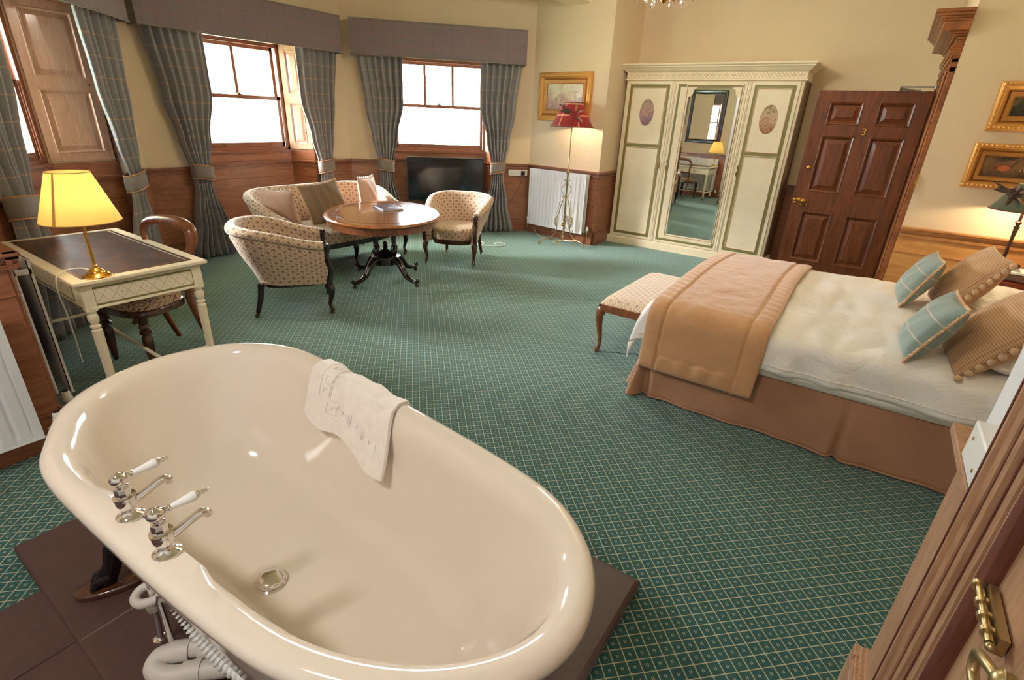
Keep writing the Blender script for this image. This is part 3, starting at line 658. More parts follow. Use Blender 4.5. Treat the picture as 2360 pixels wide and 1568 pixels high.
# towel over the far rim
RY = lambda x: 1.115 + (x+1.60)*(-0.078)   # outer rim line on the far side
def tw(u, v, off=0.0):
    x = -1.625+0.475*u; w = v*0.56
    yo = RY(x); path = [(yo+0.012,0.55),(yo+0.012,0.66),(yo+0.010,0.70),(yo-0.005,0.728),(yo-0.05,0.737),(yo-0.085,0.722),(yo-0.105,0.68),(yo-0.13,0.60),(yo-0.150,0.548),(yo-0.170,0.505)]
    L = [0]
    for a,c in zip(path,path[1:]): L.append(L[-1]+math.hypot(c[0]-a[0],c[1]-a[1]))
    s = v*(L[-1]-0.05*(1-u)+0.02*math.sin(9*u)); i = 0
    while i < len(L)-2 and L[i+1] < s: i += 1
    k = (s-L[i])/(L[i+1]-L[i]); y = lerp(path[i][0],path[i+1][0],k); z = lerp(path[i][1],path[i+1][1],k)
    wv = 0.004*math.sin(11*u+3*v)+0.003*math.sin(23*u-5*v)
    inn = 1 if v > 0.45 else 0
    return (x+0.03*max(0,v-0.5)*math.sin(PI*u)*-1+0.045*max(0,v-0.45)*(u), y-(wv+off)*(0.7 if v>0.5 else -0.7), z+(wv+off)*0.6)
b = MB(); b.grid(tw, 60, 50, 0); tl = tag(b.build('towel', TOWELM, smooth=180), 'folded white towel with woven key border hanging over the far bath rim', 'towel')
so = tl.modifiers.new('thick','SOLIDIFY'); so.thickness = 0.013; so.offset = 1; bv = tl.modifiers.new('bevel','BEVEL'); bv.width = 0.004; bv.segments = 2; bv.limit_method='ANGLE'; bv.angle_limit = rad(60)
b = MB()
kk = [(0,0),(0,.07),(.07,.07),(.07,.02),(.035,.02),(.035,.045)]
def key_run(fn, n, L):
    for k in range(n):
        pts = []
        for (a,c),(a2,c2) in zip(kk,kk[1:]):
            for q in range(5): t = q/5; pts.append(fn(k*L+lerp(a,a2,t), lerp(c,c2,t)))
        pts.append(fn(k*L+kk[-1][0], kk[-1][1])); b.tube(pts, 0.0022, 6)
key_run(lambda a,c: tw(0.28+a/0.52, 0.76+c*1.3, 0.0025), 4, 0.082)
key_run(lambda a,c: tw(0.17+c*1.6, 0.30+a*1.25, 0.0025), 4, 0.085)
for v in (0.735,0.88): b.tube([tw(0.27+0.70*k/30, v, 0.002) for k in range(31)], 0.002, 6)
for u in (0.15,0.30): b.tube([tw(u, 0.28+0.46*k/30, 0.002) for k in range(31)], 0.002, 6)
b.build('key_border', TOWELM, tl)

# ---------------------------------------------------------------- tub armchairs, sofa, bench, oval table
def tub(t, W_, D_, harm, hback, wood_, fab, seat_h=0.42, rake=0.07, bow=0.03, rail=0.27, rear_in=0.10, wings=None):
    r = 0.24 if W_ < 1 else 0.34
    hw, hd = W_/2-0.05, D_/2
    P = [(-hw, lerp(-hd+0.03, hd-r, k/7)) for k in range(7)]
    P += [(-hw+r-r*math.cos(q), hd-r+r*math.sin(q)) for q in [PI/2*k/9 for k in range(9)]]
    nb = 6 if W_ < 1 else 22
    P += [(lerp(-hw+r, hw-r, k/nb), hd) for k in range(nb)]
    P += [(hw-r+r*math.sin(q), hd-r+r*math.cos(q)) for q in [PI/2*k/9 for k in range(9)]]
    P += [(hw, lerp(hd-r, -hd+0.03, k/7)) for k in range(8)]
    n = len(P); L = [0]
    for a,c in zip(P,P[1:]): L.append(L[-1]+math.hypot(c[0]-a[0],c[1]-a[1]))
    secs = []; NS = 22
    for i,(x,y) in enumerate(P):
        a = P[max(0,i-1)]; c = P[min(n-1,i+1)]; tx, ty = c[0]-a[0], c[1]-a[1]; l = math.hypot(tx,ty); nx, ny = -ty/l, tx/l
        kb = max(0.0, min(1.0, (y+hd)/(2*hd))); kb = kb*kb*(3-2*kb); h = lerp(harm, hback, kb); rk = rake*kb
        # narrowing of the shell towards its foot at the rear
        tn = 0.02+rear_in*0.8*kb
        R_l = 0.042
        pts = [(-0.005-tn*0.6, rail), (0.02-tn*0.55+rk*0.1, rail+0.10), (0.035-tn*0.2+rk*0.5, (rail+h)/2), (0.038+rk*0.9, h-0.11), (0.034+rk, h-0.065)]
        cx_, cz = 0.008+rk, h-R_l
        for k in range(9):
            q = -0.5+ (PI+0.9)*k/8; pts.append((cx_+R_l*math.cos(q)*1.2, cz+R_l*math.sin(q)))
        pts += [(-0.034+rk*0.9, h-0.075), (-0.030+rk*0.6, h-0.14), (-0.034+rk*0.3, (seat_h+h)/2-0.03), (-0.045, seat_h+0.02), (-0.05, seat_h-0.08), (-0.05-tn*0.3, rail)]
        secs.append([(x+nx*p, y+ny*p, z) for p,z in pts])
    b = MB(); m = len(secs[0]); sl_ = [0]
    for a,c in zip(secs[n//2],secs[n//2][1:]): sl_.append(sl_[-1]+(Vector(a)-Vector(c)).length)
    vs = [p for s_ in secs for p in s_]; fs = []; U = []
    for i in range(n-1):
        for k in range(m-1):
            fs.append((i*m+k,(i+1)*m+k,(i+1)*m+k+1,i*m+k+1)); U.append([(L[i],sl_[k]),(L[i+1],sl_[k]),(L[i+1],sl_[k+1]),(L[i],sl_[k+1])])
    fs.append(tuple(range(m))); U.append([(p[1],p[2]) for p in secs[0]]); fs.append(tuple(range((n-1)*m,n*m))[::-1]); U.append([(p[1],p[2]) for p in secs[-1]][::-1])
    b.add(vs, fs, 0, U); b.build('backrest', fab, t, smooth=70)
    # piping seam outside
    b = MB(); b.tube([Vector(s_[4])+Vector((0,0,-0.004)) for s_ in secs], 0.004, 6)
    for q in (11, n-12): b.tube([Vector(secs[q][k])*1.004 for k in range(0,5)], 0.003, 6)
    b.build('piping', fab, t)
    # seat: domed, bowed front
    def seat(u, v):
        a = 2*PI*u; k = 3.2
        sx_ = math.copysign(abs(math.cos(a))**(2/k), math.cos(a)); sy_ = math.copysign(abs(math.sin(a))**(2/k), math.sin(a))
        prof = [(0,1.0,-0.005),(0.9,1.0,0),(1,0.96,0)]
        if v < 0.3: s_, z = 1.0, rail+0.02+(seat_h-0.05-rail)*(v/0.3)
        else: w = (v-0.3)/0.7; s_ = math.cos(w*PI/2)**0.45 if w < 1 else 0.0; z = seat_h-0.03+0.055*math.sin(w*PI/2)**0.8
        x = sx_*(hw-0.045)*s_; y = -0.01+sy_*(hd-0.045)*s_
        if y < 0: y -= bow*(1-(x/hw)**2)*s_
        return (x, y-0.01, z)
    b = MB(); b.grid(seat, 48, 16, 0, cu=True, uvs=None)
    UVs = []
    for f in b.f: UVs.append([(b.v[k].x, b.v[k].y-b.v[k].z) for k in f])
    b.uv = UVs; b.hasuv = True; b.build('seat', fab, t, smooth=60)
    # wooden rail
    def railp(u, z, o):
        a = 2*PI*u; k = 3.4; sx_ = math.copysign(abs(math.cos(a))**(2/k), math.cos(a)); sy_ = math.copysign(abs(math.sin(a))**(2/k), math.sin(a))
        x = sx_*(hw-0.045+o); y = sy_*(hd-0.03+o)
        if y < 0: y -= bow*(1-(x/hw)**2)
        else: y -= rear_in*0.5
        return (x,y-0.01,z)
    b = MB(); b.rings([[railp(k/48,z,o) for k in range(48)] for z,o in ((rail-0.025,-0.02),(rail-0.02,0.0),(rail+0.03,0.002),(rail+0.035,-0.01))]); b.build('seat_rail', wood_, t, smooth=50)
    # front posts with scroll arms
    for sx_ in (-1,1):
        X = sx_*(hw+0.005); yf = -hd+0.012
        b = MB(); b.tube(cr([(X,yf+0.01,rail-0.02),(X,yf-0.012,rail+0.06),(X,yf-0.022,rail+0.13),(X,yf+0.004,harm-0.13),(X,yf-0.012,harm-0.05),(X,yf-0.004,harm-0.028)],5),0.023,10)
        b.lathe([(0.012,-0.05),(0.027,-0.05),(0.027,0.008),(0.018,0.014),(0.010,0.010),(0.008,0.018)],(X,yf+0.006,harm-0.045),16,axis=(0,-1,0)); b.build('arm_post', wood_, t, smooth=50)
    # legs with castors
    def leg(x, y, cab, sgn):
        b = MB()
        if cab: b.tube(cr([(x,y,rail),(x+sgn*0.012,y-0.014,rail-0.06),(x+sgn*0.004,y-0.004,rail-0.13),(x-sgn*0.004,y+0.008,0.09),(x,y-0.004,0.055),(x+sgn*0.004,y-0.012,0.042)],4),[0.031,0.032,0.033,0.032,0.030,0.027,0.025,0.022,0.020,0.018,0.017,0.016,0.015,0.015,0.016,0.017,0.018,0.019,0.019,0.018,0.016],10)
        else: b.tube(cr([(x,y,rail+0.02),(x+sgn*0.006,y+0.02,0.16),(x+sgn*0.02,y+0.055,0.045)],5),[0.026,0.026,0.025,0.024,0.023,0.022,0.021,0.020,0.019,0.018,0.017],8)
        lg = b.build('leg', wood_, t, smooth=60); fx, fy = (x+sgn*0.004,y-0.012) if cab else (x+sgn*0.02,y+0.055)
        b = MB(); b.lathe([(0.015,0.03),(0.017,0.046),(0.012,0.05)],(fx,fy,0),12); b.lathe([(0.004,-0.008),(0.017,-0.008),(0.0185,0),(0.017,0.008),(0.004,0.008)],(fx-0.008,fy+0.01,0.0185),14,axis=(1,0.2,0)); b.build('castor', DBRASS, lg)
    for s_ in (-1,1): leg(s_*(hw-0.012), -hd+0.015, True, s_); leg(s_*(hw-0.09), hd-0.085, False, s_)
    if W_ > 1: leg(0.0, -hd-0.01, True, 0)
ca = thing('tub_armchair', 'near damask tub armchair with its back turned to the bath, left of the table', 'armchair', (-4.04,2.46,0), rad(57+90), 'damask tub armchairs')
tub(ca, 0.67, 0.63, 0.64, 0.77, BLACKW, UPH)
cb = thing('tub_armchair', 'far damask tub armchair in front of the television, seat facing the camera', 'armchair', (-4.06,4.72,0), rad(24), 'damask tub armchairs')
tub(cb, 0.70, 0.64, 0.62, 0.77, DARKW, UPH)
sf = thing('sofa', 'two-seat damask tub sofa with three cushions below the window', 'sofa', (-5.08,3.70,0), rad(90-2))
tub(sf, 1.62, 0.78, 0.62, 0.82, BLACKW, UPH, seat_h=0.43, rake=0.10, bow=0.06, rear_in=0.08)

def ORI(xd, yd):
    x = Vector(xd).normalized(); y = Vector(yd); y = (y-x*y.dot(x)).normalized(); z = x.cross(y)
    return Matrix((x,y,z)).transposed().to_euler()
def cushion(name, label, cat, loc, rot, w, h, d, m, pipe=None, group=None, poms=None, pm=None, uvk=(1,1), pinch=0.06):
    t = thing(name, label, cat, loc, 0, group); t.rotation_euler = rot
    def f(u, v, s_):
        x = (u-0.5)*2; y = (v-0.5)*2
        px = x*(1-pinch*(1-abs(y)**2.2)*0.0) ; k = (1-x*x)*(1-y*y)
        ex = 1-pinch*(y*y-1)*-1*0.6*abs(x)**3*-1 if False else 1
        bx = x*(1-pinch*(1-y*y)*abs(x)**3); by = y*(1-pinch*(1-x*x)*abs(y)**3)
        th = (max(0,k)**0.42)*d/2 + 0.004*math.sin(9*x+5*y)*k
        return (bx*w/2, by*h/2, s_*th)
    b = MB()
    b.grid(lambda u,v: f(u,v,1), 26, 26, 0, uvs=(w*uvk[0],h*uvk[1])); b.grid(lambda u,v: f(u,v,-1), 26, 26, 0, uvs=(w*uvk[0],h*uvk[1]), flip=True)
    b.build('cover', m, t, smooth=180)
    edge = []
    N_ = 22
    for k in range(N_): edge.append(f(k/N_,0,0))
    for k in range(N_): edge.append(f(1,k/N_,0))
    for k in range(N_): edge.append(f(1-k/N_,1,0))
    for k in range(N_): edge.append(f(0,1-k/N_,0))
    if pipe:
        b = MB(); e2 = []
        for i in range(len(edge)*3):
            p = Vector(edge[(i//3)%len(edge)]); q = Vector(edge[(i//3+1)%len(edge)]); e2.append(p.lerp(q,(i%3)/3))
        b.tube(e2, [0.0085 if i%4 < 2 else 0.0055 for i in range(len(e2))], 8, closed=True); b.build('corded_edge', pipe, t, smooth=60)
    if poms:
        for side in poms:
            for k in range(8 if w < 0.5 else 11):
                q = (k+0.5)/(8 if w < 0.5 else 11); p = Vector(f(q,1,0)) if side=='t' else Vector(f(q,0,0)) if side=='b' else Vector(f(1,q,0)) if side=='r' else Vector(f(0,q,0))
                dd = {'t':Vector((0,1,0)),'b':Vector((0,-1,0)),'r':Vector((1,0,0)),'l':Vector((-1,0,0))}[side]
                b = MB(); c = p+dd*(0.030 if w>0.5 else 0.016); b.tube([p-dd*0.004, c],0.0025,5); b.sphere(c, 0.017 if w > 0.5 else 0.013, 0, 10, 7); b.build('pompom', pm, t)
    return t
CORD = plain('orange_cream_cord', rgb(206,164,124), 0.7, 0.25, 90); POM = plain('beige_pompom', rgb(200,164,128), 0.9, 0.1, 40)
cushion('velvet_cushion','pink velvet cushion leaning in the left corner of the sofa','cushion',(-5.06,3.07,0.68),ORI((0.80,0.50,0.0),(-0.15,-0.50,0.80)),0.36,0.40,0.13,SILKP,poms=['t'],pm=plain('ivory_pompom', rgb(226,210,196), 0.9),group='sofa cushions')
cushion('tartan_cushion','brown tartan cushion standing in the middle of the sofa','cushion',(-5.10,3.64,0.67),ORI((0.05,1.0,0.10),(-0.42,-0.08,0.9)),0.50,0.46,0.15,CUSHT,pipe=CORD,group='sofa cushions')
cushion('velvet_cushion','pink velvet cushion upright in the right corner of the sofa','cushion',(-5.08,4.25,0.70),ORI((-0.25,0.95,0.0),(-0.12,-0.02,0.99)),0.33,0.40,0.13,SILKP,poms=['t'],pm=MATS['ivory_pompom'] if 'ivory_pompom' in MATS else POM,group='sofa cushions')

# oval pedestal table
tt = thing('oval_table', 'oval burr walnut tilt-top table on four turned columns and scroll legs', 'table', (-4.06,3.57,0), rad(-44))
A_, B_ = 0.76, 0.575
b = MB()
b.lathe([(0.0,0.672),(0.90,0.672),(0.972,0.675),(0.99,0.683),(1.0,0.692),(0.99,0.701),(0.965,0.706),(0.93,0.7075),(0,0.7075)],(0,0,0),72,sx=A_,sy=B_)
b.build('tabletop', BURR, tt, smooth=40)
b = MB(); b.tube([((A_*0.80)*math.cos(a),(B_*0.80)*math.sin(a),0.7068) for a in [2*PI*k/72 for k in range(72)]],0.0022,5,closed=True); b.tube([((A_*0.84)*math.cos(a),(B_*0.84)*math.sin(a),0.7068) for a in [2*PI*k/72 for k in range(72)]],0.0016,5,closed=True); b.build('inlay', DARKW, tt)
b = MB(); n = 72; R = []
for o,z in ((0.0,0.672),(0.0,0.615),(-0.02,0.612),(-0.02,0.672)): R.append([((A_*0.95+o)*math.cos(a),(B_*0.95+o)*math.sin(a),z) for a in [2*PI*k/n for k in range(n)]])
b.rings(R); b.build('apron', WALNUT, tt, smooth=40)
colp = [(0.024,0.61),(0.026,0.59),(0.019,0.58),(0.021,0.50),(0.023,0.42),(0.018,0.40),(0.026,0.385),(0.018,0.375),(0.026,0.355),(0.034,0.335),(0.034,0.315),(0.024,0.295),(0.018,0.285),(0.024,0.278),(0.028,0.262),(0.028,0.25)][::-1]
for k in range(4):
    a = PI/4+k*PI/2+rad(44-90+45)*0; x, y = 0.13*math.cos(a), 0.13*math.sin(a); b = MB(); b.lathe(colp,(x,y,0),18); b.build('column', BLACKW, tt, smooth=50)
b = MB(); b.lathe([(0.11,0.17),(0.12,0.175),(0.12,0.24),(0.155,0.25),(0.155,0.262),(0.11,0.268),(0.075,0.28),(0.085,0.29),(0.06,0.305),(0.035,0.315),(0.02,0.335),(0.03,0.35),(0.02,0.37),(0.026,0.385),(0.012,0.405),(0,0.415)],(0,0,0),28); b.build('pedestal', BLACKW, tt, smooth=45)
b = MB(); b.lathe([(0.10,0.60),(0.10,0.612)],(0,0,0),24); b.box(-0.3,0.3,-0.03,0.03,0.60,0.625); b.build('top_block', BLACKW, tt)
for k in range(4):
    a = PI/4+k*PI/2; c, s_ = math.cos(a), math.sin(a); b = MB()
    prof = cr([(0.10,0,0.235),(0.17,0,0.225),(0.235,0,0.165),(0.285,0,0.095),(0.35,0,0.062),(0.42,0,0.052),(0.452,0,0.07),(0.44,0,0.088)],4)
    rr = [lerp(0.046,0.020,min(1,i/(len(prof)*0.75))) for i in range(len(prof))]; rr[-3:] = [0.024,0.022,0.016]
    b.tube([(p.x*c,p.x*s_,p.z) for p in prof], rr, 12, sq=0.8); b.tube([((p.x+0.01)*c,(p.x+0.01)*s_,p.z+rr[i]*0.8) for i,p in enumerate(prof[:14])],0.008,6)
    lg = b.build('leg', BLACKW, tt, smooth=60)
    b = MB(); b.lathe([(0.014,0.02),(0.016,0.045),(0.012,0.05)],(0.43*c,0.43*s_,0),12); b.lathe([(0.004,-0.01),(0.018,-0.01),(0.019,0),(0.018,0.01),(0.004,0.01)],(0.435*c,0.435*s_,0.019),14,axis=(-s_,c,0)); b.build('castor', DBRASS, lg)
bk = thing('information_folder', 'thin purple hardback folder lying on top of the oval table', 'folder', (-4.17,3.74,0.7083), rad(-22))
b = MB(); b.box(-0.15,0.15,-0.11,0.11,0,0.003); b.box(-0.15,0.15,-0.11,0.11,0.017,0.020); b.box(-0.153,-0.148,-0.11,0.11,0,0.02); b.build('cover', mat('plum_leatherette', rgb(92,62,84), 0.3, coat=0.4), bk, bevel=0.0015)
b = MB(); b.box(-0.147,0.145,-0.106,0.106,0.003,0.017); b.build('pages', mat('paper', rgb(226,220,214), 0.8), bk)
b = MB(); b.box(0.02,0.09,-0.02,0.03,0.0201,0.0206); b.build('gold_crest', AGEB, bk)

# bench at the foot of the bed
bn = thing('upholstered_bench', 'low damask-topped walnut bench with cabriole legs at the foot of the bed', 'bench', (-1.27,3.87,0))
b = MB()
for x0,x1,y0,y1 in ((-0.225,-0.20,-0.52,0.52),(0.20,0.225,-0.52,0.52),(-0.225,0.225,-0.52,-0.495),(-0.225,0.225,0.495,0.52)): b.box(x0,x1,y0,y1,0.335,0.395)
b.build('frame', WALNUT, bn, bevel=0.005)
def bs(u,v):
    x = (u-0.5)*2; y=(v-0.5)*2; k=(1-abs(x)**5)*(1-abs(y)**9); return (x*0.222, y*0.517, 0.390+0.055*max(0,k)**0.35)
b = MB(); b.grid(bs, 24, 40, 0, uvs=(0.45,1.04)); b.build('seat', UPHB, bn, smooth=180)
for sx_ in (-1,1):
    for sy_ in (-1,1):
        x,y = sx_*0.20, sy_*0.49; dx,dy = sx_*0.7, sy_*0.7; b = MB()
        pr = cr([(0,0,0.39),(0.008,0,0.345),(0.022,0,0.30),(0.014,0,0.21),(-0.002,0,0.11),(0.0,0,0.04),(0.018,0,0.016),(0.032,0,0.012)],4)
        rr = [0.026,0.028,0.032,0.036,0.038,0.038,0.036,0.033,0.031,0.029,0.027,0.025,0.0235,0.022,0.020,0.0185,0.017,0.016,0.015,0.014,0.014,0.015,0.017,0.020,0.023,0.022,0.020,0.017,0.013]
        b.tube([(x+p.x*dx,y+p.x*dy,p.z) for p in pr], rr[:len(pr)], 10); b.build('leg', WALNUT, bn, smooth=60)

# ---------------------------------------------------------------- writing desk, chair, table lamp
dk = thing('writing_desk', 'cream painted writing desk with worn brown leather top, left of the bath', 'desk', (-3.98,1.128,0))
hx, hy = 0.67, 0.342
b = MB(); b.moulding(-hx+0.02,hx-0.02,-hy+0.02,hy-0.02,[(-0.01,0.715),(0.0,0.722),(0.012,0.728),(0.02,0.736),(0.02,0.75),(0.017,0.753)]); dt = b.build('top', CREAMP, dk, smooth=0)
b = MB(); b.box(-hx+0.06,hx-0.06,-hy+0.06,hy-0.06,0.7525,0.7545); b.build('leather_writing_surface', LEATH, dt, smooth=0)
b = MB(); 
for o in (0.085,): 
    q = [(-hx+o,-hy+o,0.7547),(hx-o,-hy+o,0.7547),(hx-o,hy-o,0.7547),(-hx+o,hy-o,0.7547)]; b.tube(q,0.0012,4,closed=True)
b.build('gilt_line', AGEB, dt)
b = MB(); z0,z1 = 0.59,0.716
b.box(-hx+0.05,hx-0.05,-hy+0.035,-hy+0.055,z0,z1); b.box(hx-0.055,hx-0.035,-hy+0.05,hy-0.05,z0,z1); b.box(-hx+0.035,-hx+0.055,-hy+0.05,hy-0.05,z0,z1)
b.box(-hx+0.05,hx-0.05,hy-0.055,hy-0.035,z0,z0+0.012); b.box(-hx+0.05,hx-0.05,hy-0.055,hy-0.035,z1-0.012,z1); b.box(-0.03,0.03,hy-0.055,hy-0.035,z0,z1)
for x in (-hx+0.03,hx-0.03):
    pass
b.box(hx-0.058,hx-0.031,-hy+0.05,hy-0.05,z0-0.004,z0+0.006); fr = b.build('frieze', CREAMP, dk, smooth=0, bevel=0.002)
# painted trellis on the end friezes and the back
def trellis(xf, name='painted_trellis'):
    b = MB(); L_ = 2*(hy-0.085); s0 = -L_/2; zc0, zc1 = z0+0.018, z1-0.014
    def bar(p, q, w, m, h=0.0006):
        p, q = Vector(p), Vector(q); d = (q-p).normalized(); nn = Vector((-d.y,d.x)); 
        c = [p+nn*w/2,q+nn*w/2,q-nn*w/2,p-nn*w/2]; b.add([xf(k.x,k.y,h) for k in c],[(0,1,2,3)],m)
    for p,q in (((s0,zc0),(-s0,zc0)),((-s0,zc0),(-s0,zc1)),((-s0,zc1),(s0,zc1)),((s0,zc1),(s0,zc0))): bar(p,q,0.0105,0)
    a0, a1, c0_, c1_ = s0+0.008, -s0-0.008, zc0+0.007, zc1-0.007; n = 4; w = (a1-a0)/(n+0.0)
    for k in range(n):
        xm = a0+w*(k+0.5); 
        if k < n-0: bar((xm-w/2,c0_),(xm,c1_),0.0016,1); bar((xm,c1_),(xm+w/2,c0_),0.0016,1); bar((xm-w/2,c1_),(xm,c0_),0.0016,1); bar((xm,c0_),(xm+w/2,c1_),0.0016,1)
        if k: bar((xm-w/2-0.005,(c0_+c1_)/2),(xm-w/2+0.005,(c0_+c1_)/2),0.002,1,0.001); bar((xm-w/2,(c0_+c1_)/2-0.005),(xm-w/2,(c0_+c1_)/2+0.005),0.002,1,0.001)
    b.build(name, [GREENP, GOLDP], fr, smooth=0)
trellis(lambda s_,z,h: (hx-0.035+h, s_, z)); 
def trb(s_,z,h): return (s_*1.9, -hy+0.035-h, z)
trellis(trb)
for k, xc in enumerate((-0.33,0.33)):
    b = MB(); b.box(xc-0.285,xc+0.285,hy-0.05,hy-0.034,z0+0.014,z1-0.014); dd = b.build('drawer', CREAMP, dk, bevel=0.003)
    b = MB(); b.sphere((xc,hy-0.024,(z0+z1)/2),0.011); b.build('knob', AGEB, dd)
legp = [(0.006,0.0),(0.012,0.004),(0.016,0.03),(0.0175,0.06),(0.0215,0.30),(0.0235,0.455),(0.025,0.462),(0.018,0.468),(0.016,0.474),(0.0245,0.480),(0.0245,0.490),(0.016,0.496),(0.017,0.504),(0.025,0.522),(0.026,0.540),(0.019,0.560),(0.025,0.572),(0.025,0.580)]
for sx_ in (-1,1):
    for sy_ in (-1,1):
        x,y = sx_*(hx-0.06), sy_*(hy-0.06); b = MB(); b.lathe([(r*1.05,z+0.03 if z<0.1 else z) for r,z in legp],(x,y,0),20); b.box(x-0.027,x+0.027,y-0.027,y+0.027,0.578,0.716)
        for k in range(14):
            a = 2*PI*k/14; b.tube([(x+0.0185*math.cos(a),y+0.0185*math.sin(a),0.10),(x+0.0242*math.cos(a),y+0.0242*math.sin(a),0.45)],0.0022,4)
        lg = b.build('leg', CREAMP, dk, smooth=35, bevel=0)
        b = MB(); b.lathe([(0.017,0.028),(0.018,0.05),(0.012,0.055)],(x,y,0),12); b.lathe([(0.004,-0.008),(0.016,-0.008),(0.017,0),(0.016,0.008),(0.004,0.008)],(x+0.004,y-0.01,0.017),14,axis=(1,0.3,0)); b.build('castor', DBRASS, lg)
b = MB()
for x in (-hx+0.06,hx-0.06): b.tube([(x,-hy+0.06,0.17),(x,hy-0.06,0.17)],0.011,8)
b.tube([(-hx+0.06,0,0.17),(hx-0.06,0,0.17)],0.011,8); b.build('stretcher', CREAMP, dk)

ch = thing('balloon_back_chair', 'wooden chair with curved balloon back and patterned seat pushed under the desk', 'chair', (-3.87,1.27,0), rad(195))
# local: front at +y after rotation -> build with front -y then rotate; backrest at local -y side towards the room
def mk_chair(t):
    # local front = +y (towards desk after rz=180: -Y world)
    def st(u,v):
        a = 2*PI*u; k = 2.8; sx_ = math.copysign(abs(math.cos(a))**(2/k), math.cos(a)); sy_ = math.copysign(abs(math.sin(a))**(2/k), math.sin(a))
        wv = lerp(0.19,0.235,(sy_+1)/2); 
        if v < 0.35: s_, z = 1.0, lerp(0.405,0.445,v/0.35)
        else: w = (v-0.35)/0.65; s_ = (math.cos(w*PI/2)**0.5 if w<1 else 0); z = 0.445+0.035*math.sin(w*PI/2)
        return (sx_*wv*s_*0.97, sy_*0.205*s_*0.97, z)
    b = MB(); b.grid(st, 44, 12, 0, cu=True); b.uv = [[(b.v[k].x, b.v[k].y+b.v[k].z) for k in f] for f in b.f]; b.hasuv = True; b.build('seat', fabric('dark_red_damask', 1/0.034, 0.0), t, smooth=60)
    def rl(u,z,o):
        a = 2*PI*u; k = 3.0; sx_ = math.copysign(abs(math.cos(a))**(2/k), math.cos(a)); sy_ = math.copysign(abs(math.sin(a))**(2/k), math.sin(a))
        return (sx_*(lerp(0.19,0.235,(sy_+1)/2)+o), sy_*(0.205+o), z)
    b = MB(); b.rings([[rl(k/44,z,o) for k in range(44)] for z,o in ((0.36,-0.01),(0.365,0.004),(0.40,0.004),(0.408,-0.004))]); b.build('seat_rail', DARKW, t, smooth=50)
    for s_ in (-1,1):
        b = MB(); b.lathe([(0.012,0.0),(0.017,0.012),(0.015,0.03),(0.022,0.05),(0.019,0.062),(0.024,0.10),(0.032,0.20),(0.030,0.235),(0.020,0.25),(0.034,0.262),(0.034,0.278),(0.020,0.29),(0.034,0.305),(0.024,0.325),(0.030,0.34),(0.030,0.375)],(s_*0.185,0.165,0),18); b.build('leg', DARKW, t, smooth=40)
        b = MB(); pts = cr([(s_*0.165,-0.30,0.0),(s_*0.168,-0.25,0.16),(s_*0.172,-0.20,0.36),(s_*0.176,-0.20,0.46),(s_*0.185,-0.225,0.60),(s_*0.205,-0.255,0.74)],5); b.tube(pts,[0.017+0.008*min(1,i/12) for i in range(len(pts))],10,sq=0.75); b.build('leg', MATS['mid_walnut'], t, smooth=60)
    b = MB(); pts = cr([(-0.205,-0.255,0.72),(-0.225,-0.262,0.79),(-0.205,-0.275,0.86),(-0.12,-0.285,0.893),(0,-0.288,0.90),(0.12,-0.285,0.893),(0.205,-0.275,0.86),(0.225,-0.262,0.79),(0.205,-0.255,0.72)],6)
    n = len(pts); b.tube(pts,[0.024+0.020*math.sin(PI*i/(n-1))**0.7 for i in range(n)],14,sq=0.6); b.tube([(-0.19,-0.225,0.625),(-0.1,-0.228,0.60),(0,-0.23,0.61),(0.1,-0.228,0.60),(0.19,-0.225,0.625)],[0.013,0.016,0.020,0.016,0.013],10); b.build('backrest', WALNUT, t, smooth=60)
mk_chair(ch)

tl = thing('table_lamp', 'brass table lamp with glowing yellow conical shade on the desk', 'lamp', (-3.384,0.925,0.7548))
b = MB(); b.lathe([(0.067,0),(0.068,0.005),(0.060,0.011),(0.056,0.012),(0.052,0.018),(0.040,0.022),(0.036,0.032),(0.026,0.040),(0.014,0.045),(0.010,0.050),(0.013,0.056),(0.009,0.062),(0.008,0.068)],(0,0,0),36); b.build('base', BRASS, tl, smooth=45)
b = MB(); b.lathe([(0.0085,0.06),(0.0085,0.44),(0.013,0.445),(0.013,0.49)],(0,0,0),16); b.build('stem', BRASS, tl)
YS = mat('yellow_card_lampshade', rgb(252,226,140), 0.7); YS.node_tree.nodes['Principled BSDF'].inputs['Transmission Weight'].default_value = 0.0
def glow_shade(m, c, tr=0.55, em=None, es=0):
    t = m.node_tree; p = t.nodes['Principled BSDF']; o = [x for x in t.nodes if x.type=='OUTPUT_MATERIAL'][0]
    tl_ = t.nodes.new('ShaderNodeBsdfTranslucent'); tl_.inputs[0].default_value = c; mx = t.nodes.new('ShaderNodeMixShader'); mx.inputs[0].default_value = tr
    t.links.new(p.outputs[0], mx.inputs[1]); t.links.new(tl_.outputs[0], mx.inputs[2]); t.links.new(mx.outputs[0], o.inputs[0])
    if em: p.inputs['Emission Color'].default_value = em; p.inputs['Emission Strength'].default_value = es
glow_shade(YS, rgb(255,226,140), 0.65)
b = MB(); b.lathe([(0.176,0.300),(0.092,0.545)],(0,0,0),48)
b.f = [f for f in b.f if len(f)==4]; b.m = b.m[:len(b.f)]; b.uv = b.uv[:len(b.f)]
sh = b.build('lampshade', YS, tl, smooth=60); 
b = MB(); b.tube([(0.1765*math.cos(a),0.1765*math.sin(a),0.301) for a in [2*PI*k/48 for k in range(48)]],0.0022,6,closed=True); b.tube([(0.0925*math.cos(a),0.0925*math.sin(a),0.545) for a in [2*PI*k/48 for k in range(48)]],0.002,6,closed=True)
